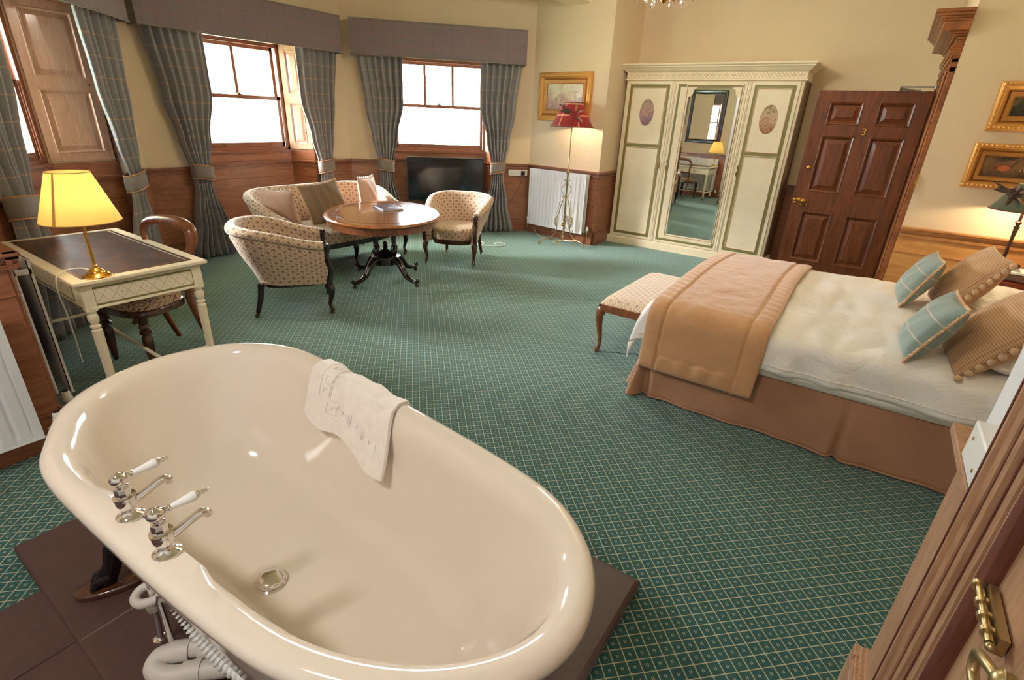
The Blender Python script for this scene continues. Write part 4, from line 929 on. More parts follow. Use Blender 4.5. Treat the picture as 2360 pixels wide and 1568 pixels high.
b.add([(0.092*math.cos(a),0.092*math.sin(a),0.545) if k else (0.176*math.cos(a),0.176*math.sin(a),0.30) for a in (rad(-58),rad(-52)) for k in (0,1)],[(0,1,3,2)]); b.build('shade_trim', mat('amber_trim', rgb(206,150,70), 0.6), sh)
b = MB(); b.sphere((0,0,0.40),0.028,0,14,10,(1,1,1.3)); BULB = shade_mat('lit_bulb', (1,0.9,0.7,1), (1,0.82,0.5,1), 12); b.build('bulb', BULB, tl)
b = MB(); b.tube(cr([(-0.055,0.0,0.010),(-0.10,-0.03,0.030),(-0.135,-0.09,0.026),(-0.125,-0.14,0.008),(-0.115,-0.158,-0.04),(-0.11,-0.162,-0.12),(-0.085,-0.160,-0.22),(-0.10,-0.158,-0.5)],8),0.0035,8); b.build('cable', WPLAS, tl)
def lamp_light(name, loc, e, parent, r=0.04, c=(1,0.78,0.46)):
    l = bpy.data.lights.new(name,'POINT'); l.energy = e; l.color = c; l.shadow_soft_size = r; o = bpy.data.objects.new(name,l); COL.objects.link(o); o.parent = parent; o.location = loc; return o
lamp_light('lamp_light',(0,0,0.40),20,tl,0.03,(1,0.84,0.54))

# ---------------------------------------------------------------- radiators (front towards -y)
def radiator(label, loc, rz, w, h, z0, double=False, group='white panel radiators', front=True):
    t = thing('radiator', label, 'radiator', loc, rz, group); n = max(6, int(round(w/0.062)))
    def panel(yc, side):
        b = MB(); m_ = n*16
        def f(u, v):
            x = lerp(-w/2, w/2, u); k = (u*n)%1.0; g = max(0.0, 1-abs(k-0.5)/0.24); g = g*g*(3-2*g)
            e = min(1.0, max(0.0, (min(v, 1-v)-0.035)/0.03)); dep = 0.011*g*e if 0.5/n < u < 1-0.5/n else 0
            return (x, yc+side*dep, z0+h*v)
        b.grid(f, m_, 40, 0, flip=(side < 0)); b.box(-w/2,w/2,yc+side*0.012,yc+side*0.016,z0,z0+h)
        for xx in (-w/2,w/2-0.002): b.box(xx,xx+0.002,yc+0.0005*side,yc+side*0.016,z0,z0+h)
        b.box(-w/2-0.001,w/2+0.001,yc-0.002,yc+0.018,z0-0.004,z0+0.004)
        return b.build('panel', RADW, t, smooth=50)
    d = 0.10 if double else 0.06
    panel(-d, 1)
    if double: b = MB(); b.box(-w/2,w/2,-0.035,-0.022,z0+0.01,z0+h-0.02); b.build('panel', RADW, t, bevel=0.003)
    b = MB()
    b.box(-w/2-0.002,w/2+0.002,-d-0.001,-d+0.004,z0+h-0.008,z0+h+0.006); b.box(-w/2-0.002,w/2+0.002,-0.030,-0.024,z0+h-0.02,z0+h+0.002)
    k = -w/2+0.02
    while k < w/2-0.02: b.box(k,k+0.004,-d+0.01,-0.03,z0+h-0.008,z0+h-0.004); k += 0.022
    b.build('top_grille', RADW, t, smooth=0)
    if double:
        b = MB()
        for x in (-w/2,w/2-0.004): b.box(x,x+0.004,-d+0.002,-0.024,z0+h-0.075,z0+h-0.045)
        b.build('side_cover', RADW, t, bevel=0.002)
    for x in (-w/2+0.1,w/2-0.1): b = MB(); b.box(x-0.01,x+0.01,-0.05,0.0,z0+0.05,z0+h-0.08); b.build('wall_bracket', RADW, t, smooth=0)
    return t
def valve(t, x, z, thermo=True):
    b = MB(); b.tube([(x,-0.05,z-0.115),(x,-0.05,z)],0.0075,10); b.lathe([(0.012,-0.02),(0.014,0),(0.012,0.02)],(x,-0.05,z),10); b.tube([(x,-0.05,z),(x+(-0.05 if x>0 else 0.05),-0.05,z)],0.009,10); v = b.build('valve', AGEB, t)
    b = MB()
    if thermo: b.lathe([(0.019,0.015),(0.024,0.02),(0.024,0.035),(0.019,0.05),(0.018,0.07),(0.016,0.074),(0,0.074)],(x,-0.05,z),24)
    else: b.lathe([(0.013,0.015),(0.015,0.03),(0.011,0.05),(0,0.052)],(x,-0.05,z),16)
    b.build('valve_head', WPLAS, v)
    if thermo: b = MB(); b.lathe([(0.0145,0.0745),(0.0145,0.0755),(0,0.0755)],(x,-0.05,z),24); b.build('valve_cap', BPLAS, v)
r1 = radiator('white radiator on the side wall at far left edge, nearest the camera', (-3.04,-0.10,0), PI/2, 1.06, 0.68, 0.14); valve(r1, 0.60, 0.17)
r2 = radiator('white double radiator standing between the desk and the wall', (-3.86,0.567,0), PI, 0.98, 0.75, 0.15, True); valve(r2, -0.55, 0.12)
ux, uy = math.cos(ang), math.sin(ang); r3 = radiator('white radiator behind the floor lamp', (C2[0]+ux*0.645+uy*0.036, C2[1]+uy*0.645-ux*0.036, 0), ang, 1.02, 0.80, 0.155, True)
valve(r3, 0.57, 0.19); valve(r3, -0.55, 0.19, False)

# framed mirror over the desk (seen in the wardrobe mirror)
fm = thing('wall_mirror', 'tall black framed mirror over the writing desk', 'mirror', (-3.86,0.532,0.12), PI)
b = MB(); R = []
for o,y in ((0,0),(0,-0.03),(0.02,-0.04),(0.07,-0.03),(0.085,-0.018),(0.085,-0.008)): R.append([(-0.42+o,y,1.12+o),(0.42-o,y,1.12+o),(0.42-o,y,2.28-o),(-0.42+o,y,2.28-o)])
b.rings(R, cap1=False); b.build('frame', BLACKW, fm, smooth=30)
b = MB(); b.box(-0.34,0.34,-0.012,-0.006,1.20,2.20); b.build('glass', MIRROR, fm, smooth=0)

# ---------------------------------------------------------------- floor lamp with red tartan shade
fl = thing('floor_lamp', 'tall wrought brass floor lamp with red tartan shade and feather bow', 'lamp', (-3.53,6.40,0), rad(-15))
b = MB(); b.lathe([(0.015,0.05),(0.012,0.10),(0.012,0.95),(0.016,0.96),(0.024,0.975),(0.024,0.985),(0.014,0.995),(0.009,1.01),(0.008,1.50),(0.012,1.52),(0.012,1.60)],(0,0,0),14)
for z in (0.10,0.27,0.40,0.66): b.lathe([(0.012,z-0.014),(0.02,z),(0.012,z+0.014)],(0,0,0),12)
b.build('pole', AGEB, fl)
def spiral(c, r0, a0, turns, ax, n=22): 
    out = []
    for k in range(n+1):
        t = k/n; a = a0+turns*2*PI*t; r = r0*(1-0.8*t); out.append(Vector(c)+ax*(r*math.cos(a))+Vector((0,0,r*math.sin(a))))
    return out
for k in range(3):
    a = rad(-112)+k*2*PI/3; ax = Vector((math.cos(a),math.sin(a),0)); Zv = Vector((0,0,1)); P_ = lambda r,z: ax*(r*1.25 if r > 0.03 else r)+Zv*z
    b = MB(); b.tube(cr([P_(0.02,0.66),P_(0.05,0.55),P_(0.075,0.43),P_(0.10,0.34),P_(0.085,0.24),P_(0.11,0.15),P_(0.17,0.09),P_(0.24,0.075),P_(0.275,0.06)],5),0.0065,8)
    b.tube(spiral(P_(0.275,0.030),0.030,PI/2,-1.3,ax),0.006,7); b.tube(cr([P_(0.012,0.055),P_(0.10,0.062),P_(0.19,0.085),P_(0.25,0.07)],5),0.006,8); b.tube(spiral(P_(0.115,0.205),0.022,-PI/2,1.2,ax),0.0045,6)
    b.build('scroll_foot', AGEB, fl)
    b = MB()
    for q in range(8):
        aa = 2*PI*q/8; s_ = ax.cross(Zv)
        b.tube(cr([P_(0.095,0.40),P_(0.095,0.36)+(ax*math.cos(aa)+s_*math.sin(aa))*0.026+Zv*0,P_(0.095,0.31)+(ax*math.cos(aa+0.9)+s_*math.sin(aa+0.9))*0.028,P_(0.092,0.25)],5),0.0028,5)
    b.build('lattice_cage', AGEB, fl)
    b = MB(); zig = [P_(0.055+0.018*(i%2)+0.02*(1-i/8.0)*0+0.035*(1-i/8.0),0.42+0.022*i) for i in range(9)]; b.tube(cr(zig,4),0.003,5)
    b.tube(cr([P_(0.012,0.66),P_(0.05,0.72),P_(0.055,0.78),P_(0.02,0.83),P_(0.012,0.86)],5),0.0045,6); b.tube(spiral(P_(0.032,0.665),0.020,PI,1.2,ax),0.004,6); b.tube(spiral(P_(0.030,0.875),0.018,PI,-1.3,ax),0.004,6); b.build('scroll', AGEB, fl)
b = MB()
for k in range(6):
    a = 2*PI*k/6; b.sphere((0.012*math.cos(a),-0.03,0.28+0.014*math.sin(a)),0.010,0,8,6,(1,0.5,1))
b.build('brass_flower', BRASS, fl)
glow_shade(REDT, rgb(200,50,36), 0.06)
b = MB(); b.grid(lambda u,v: ((lerp(0.275,0.125,v))*math.cos(2*PI*u),(lerp(0.275,0.125,v))*math.sin(2*PI*u),1.555+0.285*v),48,6,0,cu=True,uvs=(1.3,0.29)); rs = b.build('lampshade', REDT, fl, smooth=60)
DRED = mat('dark_red_braid', rgb(110,24,28), 0.7)
b = MB(); b.tube([(0.276*math.cos(a),0.276*math.sin(a),1.556) for a in [2*PI*k/40 for k in range(40)]],0.006,6,closed=True); b.tube([(0.126*math.cos(a),0.126*math.sin(a),1.84) for a in [2*PI*k/40 for k in range(40)]],0.005,6,closed=True); b.build('braid', DRED, rs)
BOWR = plain('crumpled_red_ribbon', rgb(138,34,38), 0.7, 0.35, 40); BOWB = plain('taupe_ribbon', rgb(150,122,96), 0.7, 0.3, 50)
def bow(parent, pos, dx, mats_, sc=1.0):
    P0 = Vector(pos); T = Vector((dx[0],dx[1],0)).normalized(); Zv = Vector((0,0,1)); Nn = T.cross(Zv)*1.0
    def blob(b, c, d, l, w, t):
        o = len(b.v); b.sphere((0,0,0),1,0,10,7,(l/2,w/2,t/2)); y = Nn; x = d.normalized(); z = x.cross(y)
        for k in range(o, len(b.v)): v = b.v[k]; b.v[k] = P0+c+x*v.x+z*v.y+y*v.z
    b = MB()
    for k in range(8):
        q = 2*PI*k/8+0.2; d = T*math.cos(q)+Zv*math.sin(q); blob(b, d*0.030*sc+Nn*(0.018+0.006*(k%2)), d, 0.055*sc, 0.034*sc, 0.022)
    blob(b, Nn*0.034, T, 0.03*sc, 0.03*sc, 0.03)
    for dd,l in ((T*0.55-Zv,0.085),(T*-0.3-Zv,0.075)): blob(b, dd.normalized()*(0.05+l/2)*sc*0.8+Nn*0.02, dd, l*sc, 0.030*sc, 0.010)
    b.build('rosette_bow', mats_[0], parent)
    b = MB()
    for dd,l in ((T*0.9+Zv*0.35,0.07),(T*0.8-Zv*0.8,0.10),(T*0.1+Zv,0.06)): blob(b, dd.normalized()*(0.03+l/2)*sc*0.8+Nn*0.028, dd, l*sc, 0.022*sc, 0.008)
    b.build('ribbon_tail', BOWB, parent)
    for dd,l,w in ((T*-1+Zv*0.45,0.17,0.014),(T*-1+Zv*0.12,0.13,0.030),(T*-0.9+Zv*0.28,0.12,0.020)):
        b = MB(); blob(b, dd.normalized()*(0.02+l/2)*sc+Nn*0.02, dd, l*sc, w*sc, 0.006); b.build('feather', mats_[1], parent)
FEATH = plain('dark_pheasant_feather', rgb(66,44,32), 0.7, 0.4, 60)
bow(rs, (0.165,-0.125,1.715), (0.716,0.69), (BOWR, FEATH), 1.3)
b = MB(); b.sphere((0,0,1.66),0.028,0,12,8,(1,1,1.3)); b.build('bulb', BULB, fl); lamp_light('lamp_light',(0,0,1.64),22,fl,0.03)
b = MB(); b.tube(cr([(0.0,0.02,0.06),(-0.12,0.08,0.012),(-0.30,0.02,0.012),(-0.55,0.03,0.02),(-0.78,0.16,0.10),(-0.90,0.30,0.45),(-0.94,0.36,0.72),(-0.93,0.43,0.80)],8),0.0045,7)
b.tube(cr([(-0.10,0.08,0.010),(-0.16,-0.02,0.010),(-0.05,-0.08,0.010),(0.02,-0.03,0.010)],6),0.004,6); b.build('cable', plain('cream_flex', rgb(206,190,140), 0.6), fl)

# landscape over the radiator
def picture(name, label, loc, rz, w, h, fw_, art, frame=GILT, inner=GILTD, mount=0.0, z=0):
    t = thing(name, label, 'picture', loc, rz, None); b = MB(); R = []
    for o,y in ((0,0),(0,-0.03),(0.008,-0.042),(fw_*0.35,-0.05),(fw_*0.42,-0.044),(fw_*0.5,-0.034)): R.append([(-w/2+o,y,o),(w/2-o,y,o),(w/2-o,y,h-o),(-w/2+o,y,h-o)])
    b.rings(R, cap1=False); st = len(b.v)
    # raised leaf ornament running round the outer band
    rnd = random.Random(len(label)); o = fw_*0.2; per = [(-w/2+o,o),(w/2-o,o),(w/2-o,h-o),(-w/2+o,h-o)]
    for k in range(4):
        p, q = per[k], per[(k+1)%4]; L = math.hypot(q[0]-p[0],q[1]-p[1]); n = max(4,int(L/0.026))
        for i in range(n):
            x = lerp(p[0],q[0],i/n); zz = lerp(p[1],q[1],i/n); b.sphere((x,-0.047,zz),0.0125,0,6,4,(1.1,0.6,0.8) if k%2==0 else (0.8,0.6,1.1))
    b.build('frame', frame, t, smooth=40)
    b = MB(); R = []
    i0 = fw_*0.5
    for o,y in ((i0,-0.034),(i0+fw_*0.12,-0.02),(i0+fw_*0.15,-0.03),(i0+fw_*0.42,-0.018),(fw_*0.96,-0.024),(fw_,-0.012)): R.append([(-w/2+o,y,o),(w/2-o,y,o),(w/2-o,y,h-o),(-w/2+o,y,h-o)])
    b.rings(R, cap0=False, cap1=False); b.build('inner_frame', inner, t, smooth=40)
    b = MB(); b.box(-w/2+fw_-0.004,w/2-fw_+0.004,-0.014,-0.008,fw_-0.004,h-fw_+0.004); b.build('canvas', art, t, smooth=0)
    return t
pcx = 0.585; picture('landscape_picture','gilt framed pale landscape painting hanging behind the red floor lamp shade', (C2[0]+ux*pcx+uy*0.004, C2[1]+uy*pcx-ux*0.004, 1.615), ang, 0.885, 0.605, 0.145, PAINT_L)
def bird(parent, x, z, sc, m, m2):
    b = MB(); b.sphere((x,-0.016,z),0.03*sc,0,12,8,(1.3,0.1,0.8)); b.tube([(x+0.025*sc,-0.016,z+0.01*sc),(x+0.045*sc,-0.016,z+0.045*sc)],[0.010*sc,0.006*sc],8,sq=0.2); b.sphere((x+0.047*sc,-0.016,z+0.05*sc),0.009*sc,0,8,6,(1,0.2,1)); b.tube(cr([(x-0.03*sc,-0.016,z),(x-0.055*sc,-0.016,z+0.022*sc),(x-0.06*sc,-0.016,z-0.012*sc)],4),0.008*sc,6,sq=0.2); b.build('painted_bird', m, parent)
p1 = picture('farmyard_picture','gilt framed painting of farmyard birds, lower of the two on the right wall', (0.78,5.096,1.315), 0, 0.62, 0.30, 0.085, PAINT_B, GILT, GILTD)
bird(p1, -0.11, 0.14, 0.9, mat('rooster_red', rgb(196,104,60), 0.6), None); bird(p1, 0.03, 0.135, 0.8, mat('hen_cream', rgb(220,186,150), 0.6), None)
p2 = picture('dark_landscape_picture','gilt framed dark woodland painting, upper of the two on the right wall', (0.80,5.096,1.695), 0, 0.62, 0.31, 0.10, PAINT_D, GILT, GILTD)

# ---------------------------------------------------------------- wardrobe
wd = thing('wardrobe', 'cream and olive painted three-door wardrobe with central mirror', 'wardrobe', (-3.145,7.068,0))
b = MB(); b.box(0.02,2.15,0.02,0.44,0.10,2.16); wb = b.build('carcass', CREAMP, wd, smooth=0, bevel=0.004)
b = MB(); b.box(2.15,2.156,0.05,0.43,0.12,2.14); b.box(2.15,2.164,0.03,0.08,0.10,2.15); b.box(2.15,2.164,0.40,0.44,0.10,2.15); b.build('side_panel', wood('brown_side', rgb(120,84,44), rgb(86,56,30)), wd, smooth=0)
b = MB(); b.moulding(0.02,2.15,0.02,0.44,[(0.03,0),(0.03,0.088),(0.022,0.098),(0.012,0.108),(0.0,0.11)]); b.build('plinth', CREAMP, wd, smooth=0)
b = MB(); b.moulding(0.02,2.15,0.02,0.44,[(0.0,2.14),(0.022,2.15),(0.022,2.165),(0.008,2.17),(0.008,2.235),(0.02,2.245),(0.035,2.255),(0.06,2.285),(0.075,2.295),(0.075,2.305),(0.095,2.318),(0.095,2.335),(0.085,2.338)]); cn = b.build('cornice', CREAMP, wd, smooth=0)
b = MB()
n = 26
for k in range(n):
    x0_, x1_ = lerp(0.03,2.14,k/n), lerp(0.03,2.14,(k+1)/n); xm = (x0_+x1_)/2
    for (a0,c0_),(a1,c1_) in (((x0_,2.18),(xm,2.228)),((xm,2.228),(x1_,2.18)),((x0_,2.228),(xm,2.18)),((xm,2.18),(x1_,2.228))): b.tube([(a0,0.0115,c0_),(a1,0.0115,c1_)],0.0011,4)
    b.sphere((xm,0.0105,2.204),0.0045,0,6,4)
b.build('painted_frieze', GOLDP, cn)
def band(b, x0, x1, z0_, z1_, w, y, m, t=0.0015):
    b.box(x0,x1,y-t,y+t,z0_,z0_+w,m); b.box(x0,x1,y-t,y+t,z1_-w,z1_,m); b.box(x0,x0+w,y-t,y+t,z0_+w,z1_-w,m); b.box(x1-w,x1,y-t,y+t,z0_+w,z1_-w,m)
def esc(parent, x, z, sgn=1):
    b = MB(); b.tube(cr([(x,-0.006,z+0.09),(x-0.008,-0.007,z+0.06),(x+0.006,-0.007,z+0.03),(x,-0.007,z),(x-0.006,-0.007,z-0.03),(x,-0.006,z-0.055)],5),[0.004,0.006,0.008,0.009,0.010,0.012,0.013,0.012,0.010,0.009,0.010,0.013,0.016,0.018,0.017,0.015,0.013,0.012,0.012,0.011,0.010,0.008,0.006,0.005,0.004,0.003],8,sq=0.4)
    b.tube([(x+0.016*math.cos(a),-0.018,z-0.016+0.020*math.sin(a)) for a in [2*PI*k/18 for k in range(18)]],0.0035,6,closed=True); b.sphere((x,-0.012,z+0.004),0.008); b.build('handle', AGEB, parent)
def wdoor(x0, x1, z0_, z1_, zr, oval, art, hx_):
    b = MB(); b.box(x0,x1,0.0,0.022,z0_,z1_,0)
    band(b,x0+0.035,x1-0.035,z0_+0.035,z1_-0.035,0.030,0.0,1); b.box(x0+0.066,x1-0.066,-0.0014,0.0014,zr-0.0155,zr+0.0155,1)
    for a,c in ((z0_+0.065,zr-0.016),(zr+0.016,z1_-0.065)):
        st = 0
        R = []
        for o,y in ((0,0.0),(0.004,-0.008),(0.014,-0.006),(0.022,0.004),(0.028,0.004)): R.append([(x0+0.065+o,y,a+o),(x1-0.065-o,y,a+o),(x1-0.065-o,y,c-o),(x0+0.065+o,y,c-o)])
        b.rings(R,0,cap0=False); band(b,x0+0.070,x1-0.070,a+0.005,c-0.005,0.006,-0.008,2); band(b,x0+0.104,x1-0.104,a+0.039,c-0.039,0.005,0.0035,1,0.001)
    d = b.build('door', [CREAMP,GREENP,GOLDP], wd, smooth=0)
    if oval:
        xc = (x0+x1)/2; b = MB(); b.lathe([(1.0,0),(1.0,0.002),(0,0.0025)],(0,0,0),36)
        for k,v in enumerate(b.v): b.v[k] = Vector((xc+v.x*0.095, 0.002-v.z, oval+v.y*0.158))
        b.build('painted_oval', art, d, smooth=0)
        b = MB(); b.tube([(xc+0.096*math.cos(a),0.001,oval+0.159*math.sin(a)) for a in [2*PI*k/36 for k in range(36)]],0.0018,5,closed=True); b.build('oval_line', GOLDP, d)
    if hx_: esc(d, hx_, 1.12)
    return d
wdoor(0.05,0.655,0.115,2.135,1.355,1.765,OVALA,0.625)
wdoor(1.60,2.115,0.115,2.135,1.345,1.735,OVALB,1.635)
b = MB(); x0,x1,z0_,z1_ = 0.70,1.555,0.115,2.135
b.box(x0,0.865,0.0,0.022,z0_,z1_,0); b.box(1.49,x1,0.0,0.022,z0_,z1_,0); b.box(0.865,1.49,0.0,0.022,z0_,0.235,0); b.box(0.865,1.49,0.0,0.022,2.075,z1_,0)
band(b,x0+0.03,x1-0.03,z0_+0.03,z1_-0.03,0.030,0.0,1); band(b,0.835,1.52,0.205,2.105,0.010,-0.002,0,0.005); band(b,0.848,1.507,0.218,2.09,0.005,-0.001,2)
for s_,xc in ((1,0.865),(-1,1.49)):
    b.prism([(0,0),(0.001,0)] and [(xc,0.0),(xc+s_*0.10,0.0),(xc+s_*0.10,0.008),(xc,0.008)],1.975,2.075,0) if False else None
    P3 = [(xc,2.076),(xc+s_*0.11,2.076)]+[(xc+s_*(0.11-0.035*math.sin(a)-0.02),2.076-0.02-0.06*(1-math.cos(a))) for a in [PI/2*k/6 for k in range(7)]]+[(xc+s_*0.045,1.985),(xc+s_*0.03,1.965),(xc,1.965)]
    vs = [(x,0.003,z) for x,z in P3]+[(x,0.014,z) for x,z in P3]; m_ = len(P3); b.add(vs,[tuple(range(m_)) if s_>0 else tuple(range(m_))[::-1]]+[(i,(i+1)%m_,m_+(i+1)%m_,m_+i) for i in range(m_)],0)
md = b.build('mirrored_door', [CREAMP,GREENP,GOLDP], wd, smooth=0)
b = MB(); b.rings([[(0.862,0.012,0.232),(1.493,0.012,0.232),(1.493,0.012,2.078),(0.862,0.012,2.078)],[(0.892,0.008,0.262),(1.463,0.008,0.262),(1.463,0.008,2.048),(0.892,0.008,2.048)]],cap0=False); b.build('mirror_glass', MIRROR, md, smooth=0)
esc(md, 0.735, 1.12)
b = MB(); b.box(0.66,0.695,0.0,0.02,0.115,2.135); b.box(1.56,1.595,0.0,0.02,0.115,2.135); b.tube([(0.678,-0.003,0.12),(0.678,-0.003,2.13)],0.007,8); b.tube([(1.578,-0.003,0.12),(1.578,-0.003,2.13)],0.007,8); b.build('stile', CREAMP, wd)

# ---------------------------------------------------------------- room door standing open, seen from its outer face
rd = thing('room_door', 'dark mahogany six-panel door standing open, brass number 3 and closer arm', 'door', (0.168,6.08,0))
b = MB(); panelled(b,-0.88,0,0.012,1.995,[(-0.765,-0.49,1.70,1.90),(-0.37,-0.10,1.70,1.90),(-0.765,-0.49,1.08,1.605),(-0.37,-0.10,1.08,1.605),(-0.765,-0.49,0.385,0.885),(-0.37,-0.10,0.385,0.885)],0.042,rec=0.02,mo=0.03,raise_=0.004); b.box(-0.879,-0.001,0.025,0.041,0.013,1.994); b.build('leaf', MAHO, rd, smooth=0)
cu = bpy.data.curves.new('n3','FONT'); cu.body = '3'; cu.size = 0.085; cu.extrude = 0.004; cu.bevel_depth = 0.0012; cu.align_x = 'CENTER'
tmp = bpy.data.objects.new('tmp',cu); COL.objects.link(tmp); bpy.context.view_layer.update(); me = bpy.data.meshes.new_from_object(tmp.evaluated_get(bpy.context.evaluated_depsgraph_get())); bpy.data.objects.remove(tmp)
me.materials.clear(); me.materials.append(BRASS); o = bpy.data.objects.new('door_number',me); COL.objects.link(o); o.parent = rd; o.location = (-0.43,-0.004,1.622); o.rotation_euler = (PI/2,0,0)
b = MB(); b.lathe([(0.018,0),(0.018,0.004),(0.012,0.008),(0,0.008)],(-0.805,0.0,1.304),20,axis=(0,-1,0)); b.build('lock_cylinder', BRASS, rd)
b = MB(); b.lathe([(0.021,0),(0.021,0.005),(0.008,0.01),(0.008,0.034),(0.019,0.040),(0.024,0.05),(0.022,0.06),(0.01,0.066),(0,0.067)],(-0.775,0.0,0.985),22,axis=(0,-1,0)); b.lathe([(0.022,0),(0.022,0.004),(0.016,0.006),(0,0.006)],(-0.823,0,0.99),18,axis=(0,-1,0)); b.sphere((-0.86,-0.004,0.99),0.013,0,10,6,(1.2,0.4,1)); b.sphere((-0.85,-0.004,0.962),0.011,0,10,6,(1,0.4,1)); b.build('door_knob', BRASS, rd)
b = MB(); b.tube([(-0.81+0.0,-0.006,0.945),(-0.74,-0.008,0.945)],0.0065,8); b.tube([(-0.74,-0.008,0.945),(-0.735,-0.008,0.975)],0.006,8); b.build('key', BRASS, rd)
b = MB(); b.box(-0.26,-0.02,-0.004,0.0,1.93,1.99); b.box(-0.255,0.02,-0.034,-0.026,2.018,2.032); b.box(-0.25,-0.10,0.0,0.02,1.995,2.006); b.tube([(-0.245,-0.03,2.025),(-0.245,-0.01,2.0)],0.012,10); b.tube([(-0.245,-0.02,2.015),(-0.06,-0.01,1.985)],0.006,8) ; b.lathe([(0.014,0),(0.014,0.02)],(0.0,-0.03,2.015),10)
b.v = b.v[8:]; b.f = [tuple(k-8 for k in f) for f in b.f[6:]]; b.m = b.m[6:]; b.uv = b.uv[6:]
b.build('closer_arm', mat('silver_grey_metal', rgb(160,150,136), 0.4, 0.8), rd)

# ---------------------------------------------------------------- bed
BX0,BX1,BY0,BY1,BZ = -1.00,1.12,2.93,4.66,0.60
bd = thing('bed', 'double bed with brown pleated valance, its long side towards the bath', 'bed', (0,0,0))
b = MB(); b.box(BX0+0.06,BX1,BY0+0.06,BY1-0.05,0.05,0.36); b.build('base', SKIRT, bd)
b = MB(); b.box(BX0+0.01,BX1,BY0-0.004,BY1-0.02,0.352,0.55); b.build('mattress', SHEET, bd, bevel=0.05)
def valance(path, name, seams):
    P = [Vector((x,y,0)) for x,y in path]; L = [0]
    for a,c in zip(P,P[1:]): L.append(L[-1]+(c-a).length)
    T = L[-1]
    def f(u, v):
        s_ = u*T; i = 0
        while i < len(L)-2 and L[i+1] < s_: i += 1
        k = (s_-L[i])/(L[i+1]-L[i]); p = P[i].lerp(P[i+1],k); d = (P[i+1]-P[i]).normalized(); nn = Vector((d.y,-d.x,0)); low = 1-v
        o = 0.010*math.sin(s_*9.0+1.3)*low+0.006*math.sin(s_*23)*low+0.030*low
        for q in seams:
            e = (s_-q)/0.022; o -= 0.055*low**1.2*math.exp(-e*e)
            e = (s_-q)/0.14; o += 0.014*low*math.exp(-e*e)
        p = p+nn*o; return (p.x,p.y,lerp(0.012,0.385,v))
    b = MB(); b.grid(f, 300, 14, 0, uvs=(T,0.37)); v_ = b.build(name, SKIRT, bd, smooth=180); sm = v_.modifiers.new('thick','SOLIDIFY'); sm.thickness = 0.006
    b = MB(); b.tube([Vector(f(k/200,0.012)) for k in range(201)],0.007,6); b.build('hem', SKIRT, v_)
    return f, T
fv, TV_ = valance([(BX0+0.02,BY1-0.03),(BX0+0.02,BY0+0.06),(BX0+0.045,BY0+0.04),(BX0+0.08,BY0+0.03),(BX1,BY0+0.03)],'valance',[1.63,1.71,2.80])
# flared corner pleats at the foot
b = MB()
def cp(u, v):
    low = 1-v; a = lerp(rad(150),rad(262),u); r = 0.02+low*(0.085+0.055*math.sin(u*PI*3+0.4)); return (BX0+0.065+r*math.cos(a)*1.0, BY0+0.075+r*math.sin(a), lerp(0.01,0.39,v))
b.grid(cp, 40, 12, 0, uvs=(0.4,0.37)); c_ = b.build('corner_pleat', SKIRT, bd, smooth=180)
def bedtop(x, y):        # top height of the made bed
    return BZ+0.035*math.sin(PI*max(0,min(1,(y-BY0)/(BY1-BY0))))**0.7
def drape(x, s, zlow, off=0.0, rr=0.055):
    """s = distance across the bed starting at the near hem; returns point on top surface"""
    hang = 0.60-zlow; r = rr; arc = r*PI/2; w = BY1-BY0
    if s < hang-r: return Vector((x, BY0-off, zlow+s))
    s2 = s-(hang-r)
    if s2 < arc: a = s2/r; return Vector((x, BY0+r-(r+off)*math.cos(a), BZ-r+(r+off)*math.sin(a)))
    s3 = s2-arc; y = BY0+r+s3
    if y < BY1-r: return Vector((x, y, bedtop(x,y)+off if y>BY0+r else BZ))
    s4 = y-(BY1-r)
    if s4 < arc: a = s4/r; return Vector((x, BY1-r+(r+off)*math.sin(a), BZ-r+(r+off)*math.cos(a)))
    return Vector((x, BY1+off, BZ-r-(s4-arc)))
hangd = 0.185; Ld = (hangd-0.055)+0.0864+(BY1-BY0-0.11)+0.0864+0.18
def duv(u, v):
    x = lerp(BX0-0.06, BX1, u); s = v*Ld; p = drape(x, s, 0.60-hangd, 0.022); und = 0.15 if x < -0.30 else 1.0
    nz = noise.noise(Vector((x*2.6,p.y*4.0,1.3)))*0.020+abs(noise.noise(Vector((x*6,p.y*3,4.3))))*0.022
    nz *= und
    side = max(0,min(1,(0.62-p.z)/0.2)); p.z += nz*(1-side)
    p.y -= side*(0.016*math.sin(x*17+3*noise.noise(Vector((x*3,0,0))))+nz*1.3)
    k = max(0,(BX0+0.045-x)/0.105); 
    if k > 0: p.z -= 0.20*(k**2.6) if p.z > 0.45 else 0.05*k; 
    # diagonal pull creases near the hem
    p.y -= 0.012*side*noise.noise(Vector((x*16+p.z*9,p.z*5,2))); return p
b = MB(); b.grid(duv, 150, 120, 0, uvs=(2.1,Ld)); dv = b.build('duvet', SHEET, smooth=180); tag(dv, 'smooth white satin-stripe duvet spread over the bed', 'duvet')
sm = dv.modifiers.new('thick','SOLIDIFY'); sm.thickness = 0.012; sm.offset = -1
b = MB(); b.tube([Vector(duv(0.03+0.96*k/90,0.018))+Vector((0,-0.004,0)) for k in range(91)],0.003,5); b.build('hem_stitch', SHEET, dv)
